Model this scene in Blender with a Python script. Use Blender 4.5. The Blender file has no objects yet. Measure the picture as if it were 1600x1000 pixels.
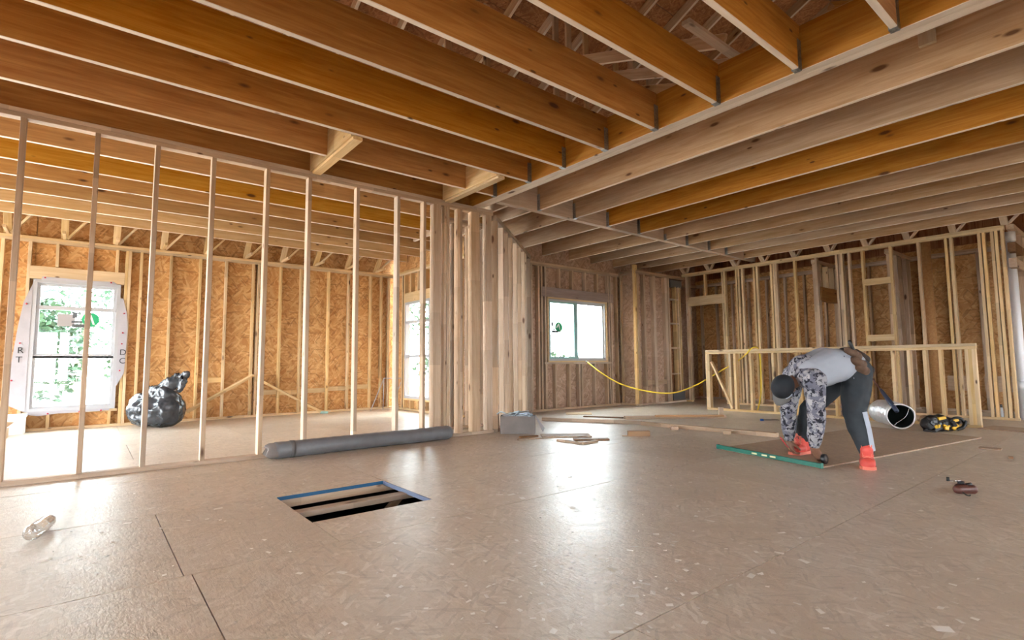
import bpy, bmesh, math, random
import numpy as np
from mathutils import Vector, Matrix, noise as mnoise

S = bpy.context.scene
COL = S.collection
random.seed(7)

# ------------------------------------------------------------------ camera
F = 823.11
YAW, PITCH, ROLL, CH = math.radians(38.873), math.radians(4.657), math.radians(-0.453), 0.91
FW = Vector((math.sin(YAW) * math.cos(PITCH), math.cos(YAW) * math.cos(PITCH), math.sin(PITCH)))
_r = Vector((math.cos(YAW), -math.sin(YAW), 0))
_u = _r.cross(FW)
RI = _r * math.cos(ROLL) + _u * math.sin(ROLL)
UP = _u * math.cos(ROLL) - _r * math.sin(ROLL)
CC = Vector((0, 0, CH))
cam = bpy.data.cameras.new('camera')
cam.sensor_width = 36
cam.lens = F * 36 / 1600
cam.clip_start = 0.05
cam.clip_end = 300
camo = bpy.data.objects.new('camera', cam)
COL.objects.link(camo)
M = Matrix((RI, UP, -FW)).transposed().to_4x4()
M.translation = CC
camo.matrix_world = M
S.camera = camo

# ------------------------------------------------------------------ world, exposure
w = bpy.data.worlds.new('overcast_sky')
S.world = w
w.use_nodes = True
bgn = w.node_tree.nodes['Background']
bgn.inputs[0].default_value = (0.885, 0.95, 1.0, 1)
bgn.inputs[1].default_value = 22.0
S.view_settings.view_transform = 'Standard'
S.view_settings.look = 'None'
S.view_settings.exposure = 0.45
S.view_settings.gamma = 1.0
S.view_settings.use_curve_mapping = False


def ray(px, py):
    return FW * F + RI * (px - 800) + UP * (500 - py)


def onz(px, py, z=0.0):
    d = ray(px, py)
    return CC + d * ((z - CC.z) / d.z)


def onx(px, py, x):
    d = ray(px, py)
    return CC + d * (x / d.x)


def ony(px, py, y):
    d = ray(px, py)
    return CC + d * (y / d.y)


def dep(px, py, d):
    return CC + ray(px, py) * (d / F)


# ------------------------------------------------------------------ node helpers
class NT:
    def __init__(s, name):
        s.m = bpy.data.materials.new(name)
        s.m.use_nodes = True
        s.t = s.m.node_tree
        s.b = s.t.nodes['Principled BSDF']
        s.out = s.t.nodes['Material Output']

    def n(s, typ, **kw):
        nd = s.t.nodes.new(typ)
        for k, v in kw.items():
            setattr(nd, k, v)
        return nd

    def l(s, a, b):
        s.t.links.new(a, b)

    def val(s, sock, v):
        if hasattr(v, 'is_linked') or isinstance(v, bpy.types.NodeSocket):
            s.l(v, sock)
        else:
            sock.default_value = v

    def math(s, op, a, b=0.0, c=None, clamp=False):
        nd = s.n('ShaderNodeMath', operation=op, use_clamp=clamp)
        s.val(nd.inputs[0], a)
        s.val(nd.inputs[1], b)
        if c is not None:
            s.val(nd.inputs[2], c)
        return nd.outputs[0]

    def vmath(s, op, a, b):
        nd = s.n('ShaderNodeVectorMath', operation=op)
        s.val(nd.inputs[0], a)
        s.val(nd.inputs[1], b)
        return nd.outputs[0]

    def mix(s, f, a, b, blend='MIX'):
        nd = s.n('ShaderNodeMix', data_type='RGBA', blend_type=blend)
        s.val(nd.inputs[0], f)
        for i, v in ((6, a), (7, b)):
            if isinstance(v, (tuple, list)):
                nd.inputs[i].default_value = (*v, 1) if len(v) == 3 else v
            else:
                s.l(v, nd.inputs[i])
        return nd.outputs[2]

    def ramp(s, f, stops):
        nd = s.n('ShaderNodeValToRGB')
        e = nd.color_ramp.elements
        while len(e) < len(stops):
            e.new(0.5)
        for el, (p, c) in zip(e, stops):
            el.position = p
            el.color = (*c, 1) if len(c) == 3 else c
        s.l(f, nd.inputs[0])
        return nd.outputs[0]

    def rng(s, v, a, b, c, d):
        nd = s.n('ShaderNodeMapRange')
        s.val(nd.inputs[0], v)
        for i, x in enumerate((a, b, c, d)):
            nd.inputs[i + 1].default_value = x
        return nd.outputs[0]

    def noise(s, vec, scale, detail=3, rough=0.55, dist=0.0, dim='3D'):
        nd = s.n('ShaderNodeTexNoise', noise_dimensions=dim)
        s.l(vec, nd.inputs['Vector'])
        nd.inputs['Scale'].default_value = scale
        nd.inputs['Detail'].default_value = detail
        nd.inputs['Roughness'].default_value = rough
        nd.inputs['Distortion'].default_value = dist
        return nd.outputs['Fac']

    def coords(s):
        tc = s.n('ShaderNodeTexCoord')
        oi = s.n('ShaderNodeObjectInfo')
        rv = s.n('ShaderNodeVectorMath', operation='SCALE')
        cb = s.n('ShaderNodeCombineXYZ')
        s.l(s.math('MULTIPLY', oi.outputs['Random'], 37.0), cb.inputs[0])
        s.l(s.math('MULTIPLY', oi.outputs['Random'], 91.0), cb.inputs[1])
        s.l(s.math('MULTIPLY', oi.outputs['Random'], 53.0), cb.inputs[2])
        return s.vmath('ADD', tc.outputs['Object'], cb.outputs[0]), oi.outputs['Random'], tc

    def bump(s, h, strength=0.3, dist=0.01):
        nd = s.n('ShaderNodeBump')
        nd.inputs['Strength'].default_value = strength
        nd.inputs['Distance'].default_value = dist
        s.l(h, nd.inputs['Height'])
        s.l(nd.outputs[0], s.b.inputs['Normal'])

    def base(s, c, rough=0.6, spec=0.4, metal=0.0):
        if isinstance(c, (tuple, list)):
            s.b.inputs['Base Color'].default_value = (*c, 1)
        else:
            s.l(c, s.b.inputs['Base Color'])
        s.val(s.b.inputs['Roughness'], rough)
        s.b.inputs['Specular IOR Level'].default_value = spec
        s.b.inputs['Metallic'].default_value = metal


MATS = {}


def lumber(name, light, dark, knot=(0.10, 0.035, 0.012), grey=(0.36, 0.29, 0.23), greyamt=0.35, rough=0.62, finger=0.0):
    t = NT(name)
    v, rnd, _ = t.coords()
    st = t.vmath('MULTIPLY', v, (0.9, 14.0, 14.0))
    wob = t.noise(t.vmath('MULTIPLY', v, (1.2, 5, 5)), 1.0, 2)
    grain = t.noise(st, 2.2, 5, 0.62, 0.6)
    fine = t.noise(t.vmath('MULTIPLY', v, (3, 110, 110)), 1.0, 2)
    c = t.mix(t.rng(grain, 0.32, 0.68, 0, 1), dark, light)
    c = t.mix(t.rng(fine, 0.35, 0.75, 0, 0.22), c, dark)
    big = t.noise(t.vmath('MULTIPLY', v, (0.7, 3, 3)), 1.0, 3)
    c = t.mix(t.rng(big, 0.52, 0.75, 0, greyamt), c, grey)
    # knots
    kn = t.n('ShaderNodeTexVoronoi', feature='F1')
    kv = t.vmath('MULTIPLY', v, (1.7, 4.6, 4.6))
    t.l(kv, kn.inputs['Vector'])
    kn.inputs['Scale'].default_value = 1.0
    kn.inputs['Randomness'].default_value = 1.0
    kd = t.math('ADD', kn.outputs['Distance'], t.math('MULTIPLY', t.math('SUBTRACT', wob, 0.5), 0.16))
    halo = t.rng(kd, 0.10, 0.30, 0.55, 0.0)
    c = t.mix(halo, c, dark)
    core = t.rng(kd, 0.055, 0.11, 0.92, 0.0)
    c = t.mix(core, c, knot)
    k2 = t.n('ShaderNodeTexVoronoi', feature='F1')
    t.l(t.vmath('MULTIPLY', v, (3.3, 9.0, 9.0)), k2.inputs['Vector'])
    k2.inputs['Scale'].default_value = 1.0
    sp = t.n('ShaderNodeSeparateColor')
    t.l(k2.outputs['Color'], sp.inputs[0])
    c = t.mix(t.math('MULTIPLY', t.rng(k2.outputs['Distance'], 0.06, 0.12, 0.9, 0.0), t.math('GREATER_THAN', sp.outputs[0], 0.62)), c, knot)
    # each board its own tint
    tint = t.rng(rnd, 0, 1, 0.80, 1.12)
    if finger:
        sx = t.n('ShaderNodeSeparateXYZ')
        t.l(v, sx.inputs[0])
        wn = t.n('ShaderNodeTexWhiteNoise', noise_dimensions='1D')
        t.l(t.math('FLOOR', t.math('MULTIPLY', sx.outputs[0], 1.55)), wn.inputs['W'])
        tint = t.math('MULTIPLY', tint, t.rng(wn.outputs['Value'], 0, 1, 1 - finger, 1 + finger * 0.6))
    hsv = t.n('ShaderNodeHueSaturation')
    t.l(c, hsv.inputs['Color'])
    t.l(tint, hsv.inputs['Value'])
    r2 = t.n('ShaderNodeTexWhiteNoise', noise_dimensions='1D')
    t.l(rnd, r2.inputs['W'])
    t.l(t.rng(r2.outputs['Value'], 0, 1, 0.82, 1.08), hsv.inputs['Saturation'])
    t.base(hsv.outputs[0], rough, 0.3)
    t.bump(t.math('ADD', grain, t.math('MULTIPLY', fine, 0.4)), 0.12, 0.004)
    MATS[name] = t.m
    return t.m


def osb(name, stops, rough=(0.55, 0.75), spec=0.35, bump=0.25, patch=0.25, scale=1.0, stain=None, fleck=0.5, darks=0.0, fine=0.0):
    t = NT(name)
    v, rnd, _ = t.coords()
    warp = t.n('ShaderNodeTexNoise')
    t.l(v, warp.inputs['Vector'])
    warp.inputs['Scale'].default_value = 9
    wv = t.vmath('MULTIPLY', t.vmath('SUBTRACT', warp.outputs['Color'], (0.5, 0.5, 0.5)), (0.03, 0.03, 0.0))
    vw = t.vmath('ADD', v, wv)
    vals = []
    for k, (ang, sx, sy) in enumerate(((0.25, 9, 46), (1.25, 10, 52), (-0.75, 8, 42), (2.2, 11, 50))):
        ro = t.n('ShaderNodeVectorRotate', rotation_type='Z_AXIS')
        t.l(vw, ro.inputs['Vector'])
        ro.inputs['Angle'].default_value = ang
        sc = t.vmath('MULTIPLY', ro.outputs[0], (sx * scale, sy * scale, 0.0))
        vo = t.n('ShaderNodeTexVoronoi', feature='F1', voronoi_dimensions='2D')
        t.l(sc, vo.inputs['Vector'])
        vo.inputs['Scale'].default_value = 1.0
        sp = t.n('ShaderNodeSeparateColor')
        t.l(vo.outputs['Color'], sp.inputs[0])
        vals.append((sp.outputs[0], sp.outputs[1]))
    # strand with the highest random priority lies on top
    cur, pri = vals[0]
    for (cv, pv) in vals[1:]:
        top = t.math('GREATER_THAN', pv, pri)
        mx = t.n('ShaderNodeMix', data_type='FLOAT')
        t.l(top, mx.inputs[0])
        t.l(cur, mx.inputs[2])
        t.l(cv, mx.inputs[3])
        pri = t.math('MAXIMUM', pv, pri)
        cur = mx.outputs[0]
    c = t.ramp(cur, stops)
    big = t.noise(v, 1.7, 4, 0.6)
    c = t.mix(t.rng(big, 0.35, 0.7, 0.0, patch), c, stops[0][1])
    fl = t.n('ShaderNodeTexNoise')
    t.l(t.vmath('MULTIPLY', v, (40, 110, 1)), fl.inputs['Vector'])
    fl.inputs['Scale'].default_value = 1.0
    c = t.mix(t.rng(fl.outputs['Fac'], 0.66, 0.74, 0.0, fleck), c, tuple(x * 0.45 for x in stops[0][1]))
    if darks:
        for ang, sx, sy in ((0.7, 13, 75), (-0.6, 12, 70), (1.6, 11, 80)):
            ro = t.n('ShaderNodeVectorRotate', rotation_type='Z_AXIS')
            t.l(vw, ro.inputs['Vector'])
            ro.inputs['Angle'].default_value = ang
            vo = t.n('ShaderNodeTexVoronoi', feature='F1', voronoi_dimensions='2D')
            t.l(t.vmath('MULTIPLY', ro.outputs[0], (sx * scale, sy * scale, 0)), vo.inputs['Vector'])
            vo.inputs['Scale'].default_value = 1.0
            sp = t.n('ShaderNodeSeparateColor')
            t.l(vo.outputs['Color'], sp.inputs[0])
            c = t.mix(t.math('MULTIPLY', t.math('GREATER_THAN', sp.outputs[2], 0.955), darks), c, tuple(x * 0.6 for x in stops[0][1]))
            c = t.mix(t.math('MULTIPLY', t.math('LESS_THAN', sp.outputs[2], 0.05), darks * 0.6), c, tuple(min(1, x * 1.2) for x in stops[-1][1]))
    if stain:
        sn = t.noise(v, 0.9, 5, 0.62, 0.4)
        c = t.mix(t.rng(sn, 0.5, 0.72, 0.0, 0.6), c, stain)
    tint = t.rng(rnd, 0, 1, 0.92, 1.06)
    hsv = t.n('ShaderNodeHueSaturation')
    t.l(c, hsv.inputs['Color'])
    t.l(tint, hsv.inputs['Value'])
    rg = t.math('ADD', t.rng(cur, 0, 1, rough[0], rough[1]), t.rng(big, 0.3, 0.7, -0.02, 0.06))
    t.base(hsv.outputs[0], rg, spec)
    h = t.math('ADD', cur, t.math('MULTIPLY', big, 1.5))
    if fine:
        f1 = t.noise(t.vmath('MULTIPLY', v, (28, 85, 1)), 1.0, 3, 0.6, 0.5)
        f2 = t.noise(t.vmath('MULTIPLY', v, (75, 22, 1)), 1.0, 3, 0.6, 0.5)
        h = t.math('ADD', h, t.math('MULTIPLY', t.math('ADD', f1, f2), fine))
    t.bump(h, bump, 0.0035)
    MATS[name] = t.m
    return t.m


def simple(name, c, rough=0.5, spec=0.5, metal=0.0, var=0.0, vscale=8.0, bumpn=0.0, bscale=30.0):
    t = NT(name)
    v, rnd, _ = t.coords()
    col = c
    if var:
        nz = t.noise(v, vscale, 4)
        col = t.mix(t.rng(nz, 0.3, 0.7, 0, 1), tuple(x * (1 - var) for x in c), tuple(min(1, x * (1 + var)) for x in c))
    t.base(col, rough, spec, metal)
    if bumpn:
        t.bump(t.noise(v, bscale, 4), bumpn, 0.01)
    MATS[name] = t.m
    return t.m


lumber('stud_wood', (0.66, 0.49, 0.34), (0.50, 0.34, 0.21), greyamt=0.5, finger=0.22)
lumber('lit_edge_wood', (0.84, 0.72, 0.58), (0.74, 0.60, 0.46), greyamt=0.05)  # pale tone carries the bounce light on joist undersides
lumber('joist_wood', (0.56, 0.27, 0.055), (0.38, 0.14, 0.018), greyamt=0.05)
lumber('joist_gold', (0.70, 0.41, 0.10), (0.52, 0.25, 0.04), greyamt=0.03)
lumber('joist_wood_tan', (0.56, 0.38, 0.23), (0.40, 0.24, 0.115), greyamt=0.45, grey=(0.30, 0.22, 0.17))
lumber('pale_wood', (0.80, 0.59, 0.325), (0.64, 0.42, 0.185), greyamt=0.2, finger=0.15)
lumber('joist_pale', (0.74, 0.54, 0.30), (0.60, 0.38, 0.16), greyamt=0.05)
lumber('header_wood', (0.56, 0.31, 0.125), (0.42, 0.20, 0.07), greyamt=0.1)
lumber('grey_header', (0.36, 0.28, 0.25), (0.27, 0.2, 0.17), greyamt=0.3)
lumber('dark_wood', (0.30, 0.16, 0.07), (0.2, 0.09, 0.035), greyamt=0.1)
osb('wall_osb', [(0.0, (0.46, 0.215, 0.065)), (0.3, (0.565, 0.30, 0.11)), (0.7, (0.63, 0.36, 0.145)), (1.0, (0.72, 0.46, 0.22))], patch=0.35, scale=0.66, darks=0.5, fleck=0.25)
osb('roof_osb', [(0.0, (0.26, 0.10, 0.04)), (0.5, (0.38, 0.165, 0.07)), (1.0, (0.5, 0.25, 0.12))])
osb('floor_osb', [(0.0, (0.50, 0.405, 0.31)), (0.15, (0.555, 0.46, 0.36)), (0.85, (0.60, 0.51, 0.41)), (1.0, (0.69, 0.61, 0.515))],
    rough=(0.30, 0.36), spec=0.85, bump=0.34, patch=0.3, scale=1.0, stain=(0.52, 0.415, 0.315), fleck=0.35, darks=0.28, fine=1.6)
osb('glare_brown_osb', [(0.0, (0.36, 0.225, 0.145)), (0.3, (0.43, 0.285, 0.195)), (0.7, (0.49, 0.33, 0.235)), (1.0, (0.57, 0.41, 0.31))], patch=0.35, scale=0.66, darks=0.4, fleck=0.2)  # brown board, its greyer pink tone painting in glare around the slider
osb('sheet_osb', [(0.0, (0.34, 0.24, 0.165)), (0.5, (0.40, 0.29, 0.2)), (1.0, (0.47, 0.355, 0.25))], rough=(0.5, 0.7))
simple('galvanised', (0.30, 0.31, 0.31), 0.45, 0.5, 0.85, 0.3, 60)
simple('white_vinyl', (0.44, 0.45, 0.47), 0.35)
simple('teal_vinyl', (0.30, 0.52, 0.50), 0.35)
simple('house_wrap', (0.42, 0.41, 0.44), 0.5, 0.4, 0, 0.06, 6, 0.3, 12)
simple('black_ink', (0.02, 0.02, 0.022), 0.6)
simple('red_cap', (0.55, 0.03, 0.05), 0.4)
simple('green_ink', (0.02, 0.42, 0.17), 0.5)
simple('white_ink', (0.85, 0.86, 0.85), 0.5)
simple('grey_ink', (0.10, 0.11, 0.12), 0.5)
simple('blue_paint', (0.006, 0.09, 0.20), 0.5)
simple('pale_blue_paint', (0.10, 0.13, 0.21), 0.5)
simple('soil', (0.055, 0.045, 0.04), 0.95, 0.1, 0, 0.3, 3)
simple('dirt', (0.16, 0.135, 0.10), 0.95, 0.1, 0, 0.3, 1.5)
simple('gravel', (0.72, 0.71, 0.69), 0.9, 0.2, 0, 0.2, 2)
simple('leaf_green', (0.022, 0.062, 0.028), 0.5, 0.4, 0, 0.4, 3)
simple('leaf_pale', (0.035, 0.075, 0.035), 0.5, 0.4, 0, 0.4, 3)
simple('bark', (0.16, 0.12, 0.09), 0.9, 0.2, 0, 0.3, 10)
simple('concrete', (0.36, 0.35, 0.33), 0.9, 0.2, 0, 0.15, 4)
simple('shingle', (0.12, 0.11, 0.1), 0.9, 0.2, 0, 0.2, 5)
simple('grey_plastic', (0.165, 0.17, 0.18), 0.33, 0.5, 0, 0.12, 7, 0.15, 20)
simple('dull_grey', (0.12, 0.115, 0.11), 0.6)
simple('bag_plastic', (0.032, 0.038, 0.046), 0.27, 0.6, 0, 0.25, 4, 0.35, 9)
simple('cardboard', (0.45, 0.30, 0.18), 0.8, 0.2, 0, 0.1, 6)
simple('grey_card', (0.22, 0.195, 0.18), 0.75, 0.2, 0, 0.1, 6)
simple('pale_card', (0.42, 0.40, 0.40), 0.7, 0.2)
simple('foam_white', (0.86, 0.87, 0.88), 0.6)
simple('pale_blue_plastic', (0.42, 0.52, 0.60), 0.25, 0.6, 0, 0.3, 20, 0.5, 30)
simple('yellow_hose', (0.88, 0.64, 0.05), 0.4)
simple('green_metal', (0.006, 0.13, 0.09), 0.35)
simple('vial_yellow', (0.75, 0.7, 0.4), 0.2)
simple('foil', (0.82, 0.81, 0.82), 0.34, 0.6, 0.6, 0.1, 20, 0.8, 22)
simple('black_plastic', (0.012, 0.013, 0.015), 0.4)
simple('dark_liner', (0.006, 0.010, 0.008), 0.8, 0.2)
simple('yellow_plastic', (0.72, 0.42, 0.01), 0.45)
simple('navy', (0.03, 0.045, 0.085), 0.4)
simple('rust_red', (0.085, 0.026, 0.018), 0.45)
simple('steel', (0.55, 0.56, 0.58), 0.25, 0.5, 1.0)
simple('leather', (0.12, 0.07, 0.045), 0.7, 0.3, 0, 0.25, 14)
simple('dark_leather', (0.03, 0.018, 0.013), 0.65, 0.3, 0, 0.25, 14)
simple('skin', (0.19, 0.092, 0.057), 0.5, 0.4, 0, 0.08, 12)
simple('shirt_grey', (0.36, 0.385, 0.43), 0.85, 0.15, 0, 0.05, 5, 0.1, 14)
simple('trouser_grey', (0.040, 0.047, 0.054), 0.75, 0.2, 0, 0.12, 9, 0.25, 16)
simple('stripe_grey', (0.42, 0.45, 0.52), 0.7, 0.2)
simple('cap_black', (0.018, 0.021, 0.026), 0.7, 0.3, 0, 0.1, 12)
simple('coral', (0.66, 0.085, 0.065), 0.5, 0.4, 0, 0.12, 18)
simple('coral_light', (0.74, 0.20, 0.14), 0.55, 0.3)
simple('pvc_white', (0.78, 0.79, 0.82), 0.35)
simple('blue_plastic', (0.01, 0.12, 0.5), 0.35)
simple('flake', (0.80, 0.76, 0.70), 0.6)


def m_camo():
    t = NT('camouflage')
    v, rnd, tc = t.coords()
    a = t.noise(v, 15, 5, 0.62, 0.8)
    b = t.noise(t.vmath('ADD', v, (4, 7, 2)), 26, 4, 0.6, 0.6)
    c = t.mix(t.math('GREATER_THAN', a, 0.50), (0.33, 0.325, 0.345), (0.15, 0.15, 0.19))
    c = t.mix(t.math('GREATER_THAN', b, 0.555), c, (0.02, 0.021, 0.03))
    c = t.mix(t.math('GREATER_THAN', t.noise(v, 11, 3), 0.62), c, (0.42, 0.405, 0.415))
    t.base(c, 0.8, 0.2)
    MATS['camouflage'] = t.m


m_camo()


def m_glass():
    t = NT('window_glass')
    tr = t.n('ShaderNodeBsdfTransparent')
    tr.inputs[0].default_value = (0.95, 0.975, 0.965, 1)
    gl = t.n('ShaderNodeBsdfGlossy')
    gl.inputs['Roughness'].default_value = 0.02
    fr = t.n('ShaderNodeLayerWeight')
    mx = t.n('ShaderNodeMixShader')
    t.l(t.math('MULTIPLY_ADD', t.math('POWER', fr.outputs['Facing'], 4.0), 0.5, 0.04), mx.inputs[0])
    t.l(tr.outputs[0], mx.inputs[1])
    t.l(gl.outputs[0], mx.inputs[2])
    t.l(mx.outputs[0], t.out.inputs[0])
    MATS['window_glass'] = t.m
    t = NT('clear_plastic')
    tr = t.n('ShaderNodeBsdfTransparent')
    tr.inputs[0].default_value = (0.86, 0.85, 0.84, 1)
    gl = t.n('ShaderNodeBsdfGlossy')
    gl.inputs['Roughness'].default_value = 0.06
    gl.inputs[0].default_value = (0.95, 0.95, 0.95, 1)
    fr = t.n('ShaderNodeLayerWeight')
    mx = t.n('ShaderNodeMixShader')
    t.l(t.math('MULTIPLY_ADD', t.math('POWER', fr.outputs['Facing'], 2.5), 0.6, 0.10), mx.inputs[0])
    t.l(tr.outputs[0], mx.inputs[1])
    t.l(gl.outputs[0], mx.inputs[2])
    t.l(mx.outputs[0], t.out.inputs[0])
    MATS['clear_plastic'] = t.m


m_glass()


# ------------------------------------------------------------------ object helpers
def tag(o, label=None, cat=None, group=None, kind=None):
    if label:
        o['label'] = label
    if cat:
        o['category'] = cat
    if group:
        o['group'] = group
    if kind:
        o['kind'] = kind
    return o


def empty(name, loc=(0, 0, 0), label=None, cat=None, group=None, kind=None):
    o = bpy.data.objects.new(name, None)
    o.empty_display_size = 0.1
    COL.objects.link(o)
    o.location = loc
    return tag(o, label, cat, group, kind)


def wmat(o):
    m = o.matrix_basis.copy()
    p = o
    while p.parent:
        m = p.parent.matrix_basis @ m
        p = p.parent
    return m


def link(name, me, mat, parent=None, mw=None):
    """mesh object; mw is its world matrix; parents only ever carry plain matrices."""
    o = bpy.data.objects.new(name, me)
    COL.objects.link(o)
    mats = mat if isinstance(mat, (list, tuple)) else [mat]
    if len(me.materials) == 0:
        for m_ in mats:
            me.materials.append(MATS[m_])
    mw = mw or Matrix()
    if parent is not None:
        o.parent = parent
        o.matrix_basis = wmat(parent).inverted() @ mw
    else:
        o.matrix_basis = mw
    return o


_cache = {}


def bar_mesh(L, wd, th, ch, mat):
    key = (round(L, 3), round(wd, 4), round(th, 4), round(ch, 4), mat)
    if key in _cache:
        return _cache[key]
    a, b = wd / 2, th / 2
    if ch > 0:
        sec = [(-a + ch, -b), (a - ch, -b), (a, -b + ch), (a, b - ch), (a - ch, b), (-a + ch, b), (-a, b - ch), (-a, -b + ch)]
    else:
        sec = [(-a, -b), (a, -b), (a, b), (-a, b)]
    n = len(sec)
    vs = [(-L / 2, y, z) for y, z in sec] + [(L / 2, y, z) for y, z in sec]
    fs = [tuple(reversed(range(n))), tuple(range(n, 2 * n))]
    fs += [(i, (i + 1) % n, n + (i + 1) % n, n + i) for i in range(n)]
    me = bpy.data.meshes.new('bar')
    me.from_pydata(vs, [], fs)
    if mat in ('joist_wood', 'joist_wood_tan', 'joist_gold', 'joist_pale') and th > 2 * wd:      # narrow edges paler, floor bounce light painted into their colour
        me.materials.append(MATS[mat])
        me.materials.append(MATS['lit_edge_wood'])
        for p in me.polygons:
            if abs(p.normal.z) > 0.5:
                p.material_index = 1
    _cache[key] = me
    return me


def board(name, p0, p1, wd, th, mat, parent=None, nrm=(0, 0, 1), ch=0.003, twist=0.0):
    """stick from p0 to p1; th is measured along nrm, wd across it."""
    p0, p1 = Vector(p0), Vector(p1)
    x = (p1 - p0)
    L = x.length
    x.normalize()
    z = Vector(nrm)
    z = (z - x * z.dot(x)).normalized()
    if twist:
        z = Matrix.Rotation(twist, 3, x) @ z
    y = z.cross(x)
    mw = Matrix((x, y, z)).transposed().to_4x4()
    mw.translation = (p0 + p1) / 2
    return link(name, bar_mesh(L, wd, th, ch, mat), mat, parent, mw)


def mesh_obj(name, vs, fs, mat, parent=None, mw=None, smooth=False, mi=None):
    """vs in world space (or in mw's space); the origin moves to the base centre."""
    me = bpy.data.meshes.new(name)
    if mw is None:
        a = np.array([tuple(v) for v in vs], float)
        c = Vector(((a[:, 0].min() + a[:, 0].max()) / 2, (a[:, 1].min() + a[:, 1].max()) / 2, a[:, 2].min()))
        vs = [Vector(v) - c for v in vs]
        mw = Matrix.Translation(c)
    me.from_pydata([tuple(v) for v in vs], [], fs)
    if smooth:
        for p in me.polygons:
            p.use_smooth = True
    o = link(name, me, mat, parent, mw)
    if mi:
        for i, k in mi.items():
            me.polygons[i].material_index = k
    return o


def tube_geo(pts, rad, n=10, caps=True, closed=False):
    """tapered tube along pts with radius list; parallel transported frame."""
    pts = [Vector(p) for p in pts]
    if not isinstance(rad, (list, tuple)):
        rad = [rad] * len(pts)
    vs, fs = [], []
    t0 = (pts[1] - pts[0]).normalized()
    nrm = t0.orthogonal().normalized()
    for i, p in enumerate(pts):
        if i == 0:
            t = pts[1] - pts[0]
        elif i == len(pts) - 1:
            t = pts[-1] - pts[-2]
        else:
            t = pts[i + 1] - pts[i - 1]
        t.normalize()
        nrm = (nrm - t * nrm.dot(t)).normalized()
        bn = t.cross(nrm)
        for k in range(n):
            a = 2 * math.pi * k / n
            vs.append(p + (nrm * math.cos(a) + bn * math.sin(a)) * rad[i])
    for i in range(len(pts) - 1):
        for k in range(n):
            fs.append((i * n + k, i * n + (k + 1) % n, (i + 1) * n + (k + 1) % n, (i + 1) * n + k))
    if caps:
        fs.append(tuple(reversed(range(n))))
        fs.append(tuple(range((len(pts) - 1) * n, len(pts) * n)))
    return vs, fs


def tube(name, pts, rad, mat, parent=None, n=10, caps=True):
    vs, fs = tube_geo(pts, rad, n, caps)
    return mesh_obj(name, vs, fs, mat, parent, smooth=True)


def spline(pts, k=8):
    pts = [Vector(p) for p in pts]
    out = []
    P = [pts[0]] + pts + [pts[-1]]
    for i in range(1, len(P) - 2):
        a, b, c, d = P[i - 1], P[i], P[i + 1], P[i + 2]
        for j in range(k):
            t = j / k
            out.append(0.5 * ((2 * b) + (c - a) * t + (2 * a - 5 * b + 4 * c - d) * t * t + (3 * b - a - 3 * c + d) * t ** 3))
    out.append(pts[-1])
    return out


def blob_mesh(name, segs, voxel, smooth=4, extra=None):
    """one continuous surface over tapered capsules (p0, r0, p1, r1) and ellipsoids (centre, (axes 3x3 scaled))."""
    bm = bmesh.new()
    for s in segs:
        if len(s) == 4:
            p0, r0, p1, r1 = s
            p0, p1 = Vector(p0), Vector(p1)
            n = max(2, int((p1 - p0).length / (0.6 * min(r0, r1))) + 1)
            ks = [i / n for i in range(n + 1)]
            pts = [p0.lerp(p1, k) for k in ks]
            rr = [r0 + (r1 - r0) * k for k in ks]
            vs, fs = tube_geo(pts, rr, 16)
            bv = [bm.verts.new(v) for v in vs]
            for f in fs:
                bm.faces.new([bv[i] for i in f])
            for p, r in ((p0, r0), (p1, r1)):
                bmesh.ops.create_icosphere(bm, subdivisions=3, radius=r, matrix=Matrix.Translation(p))
        else:
            c, mt = s
            mm = Matrix(mt).to_4x4()
            mm.translation = Vector(c)
            bmesh.ops.create_icosphere(bm, subdivisions=3, radius=1.0, matrix=mm)
    me = bpy.data.meshes.new(name)
    bm.to_mesh(me)
    bm.free()
    o = bpy.data.objects.new('tmp', me)
    COL.objects.link(o)
    md = o.modifiers.new('r', 'REMESH')
    md.mode = 'VOXEL'
    md.voxel_size = voxel
    if smooth:
        ms = o.modifiers.new('s', 'SMOOTH')
        ms.factor = 0.5
        ms.iterations = smooth
    dg = bpy.context.evaluated_depsgraph_get()
    dg.update()
    res = bpy.data.meshes.new_from_object(o.evaluated_get(dg))
    bpy.data.objects.remove(o)
    bpy.data.meshes.remove(me)
    for p in res.polygons:
        p.use_smooth = True
    res.name = name
    return res


def recenter(me):
    a = np.empty(len(me.vertices) * 3)
    me.vertices.foreach_get('co', a)
    a = a.reshape(-1, 3)
    c = np.array([(a[:, 0].min() + a[:, 0].max()) / 2, (a[:, 1].min() + a[:, 1].max()) / 2, a[:, 2].min()])
    me.vertices.foreach_set('co', (a - c).ravel())
    me.update()
    return Matrix.Translation(Vector(c))


def axes(x, y, z):
    """3x3 whose columns are the given scaled axes"""
    return Matrix((x, y, z)).transposed()

# ================================================================== THE SETTING
ZB = 2.978          # underside of the ceiling joists, top of the partition plates
JD = 0.335          # joist depth
J = lambda a: random.uniform(-a, a)

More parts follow.
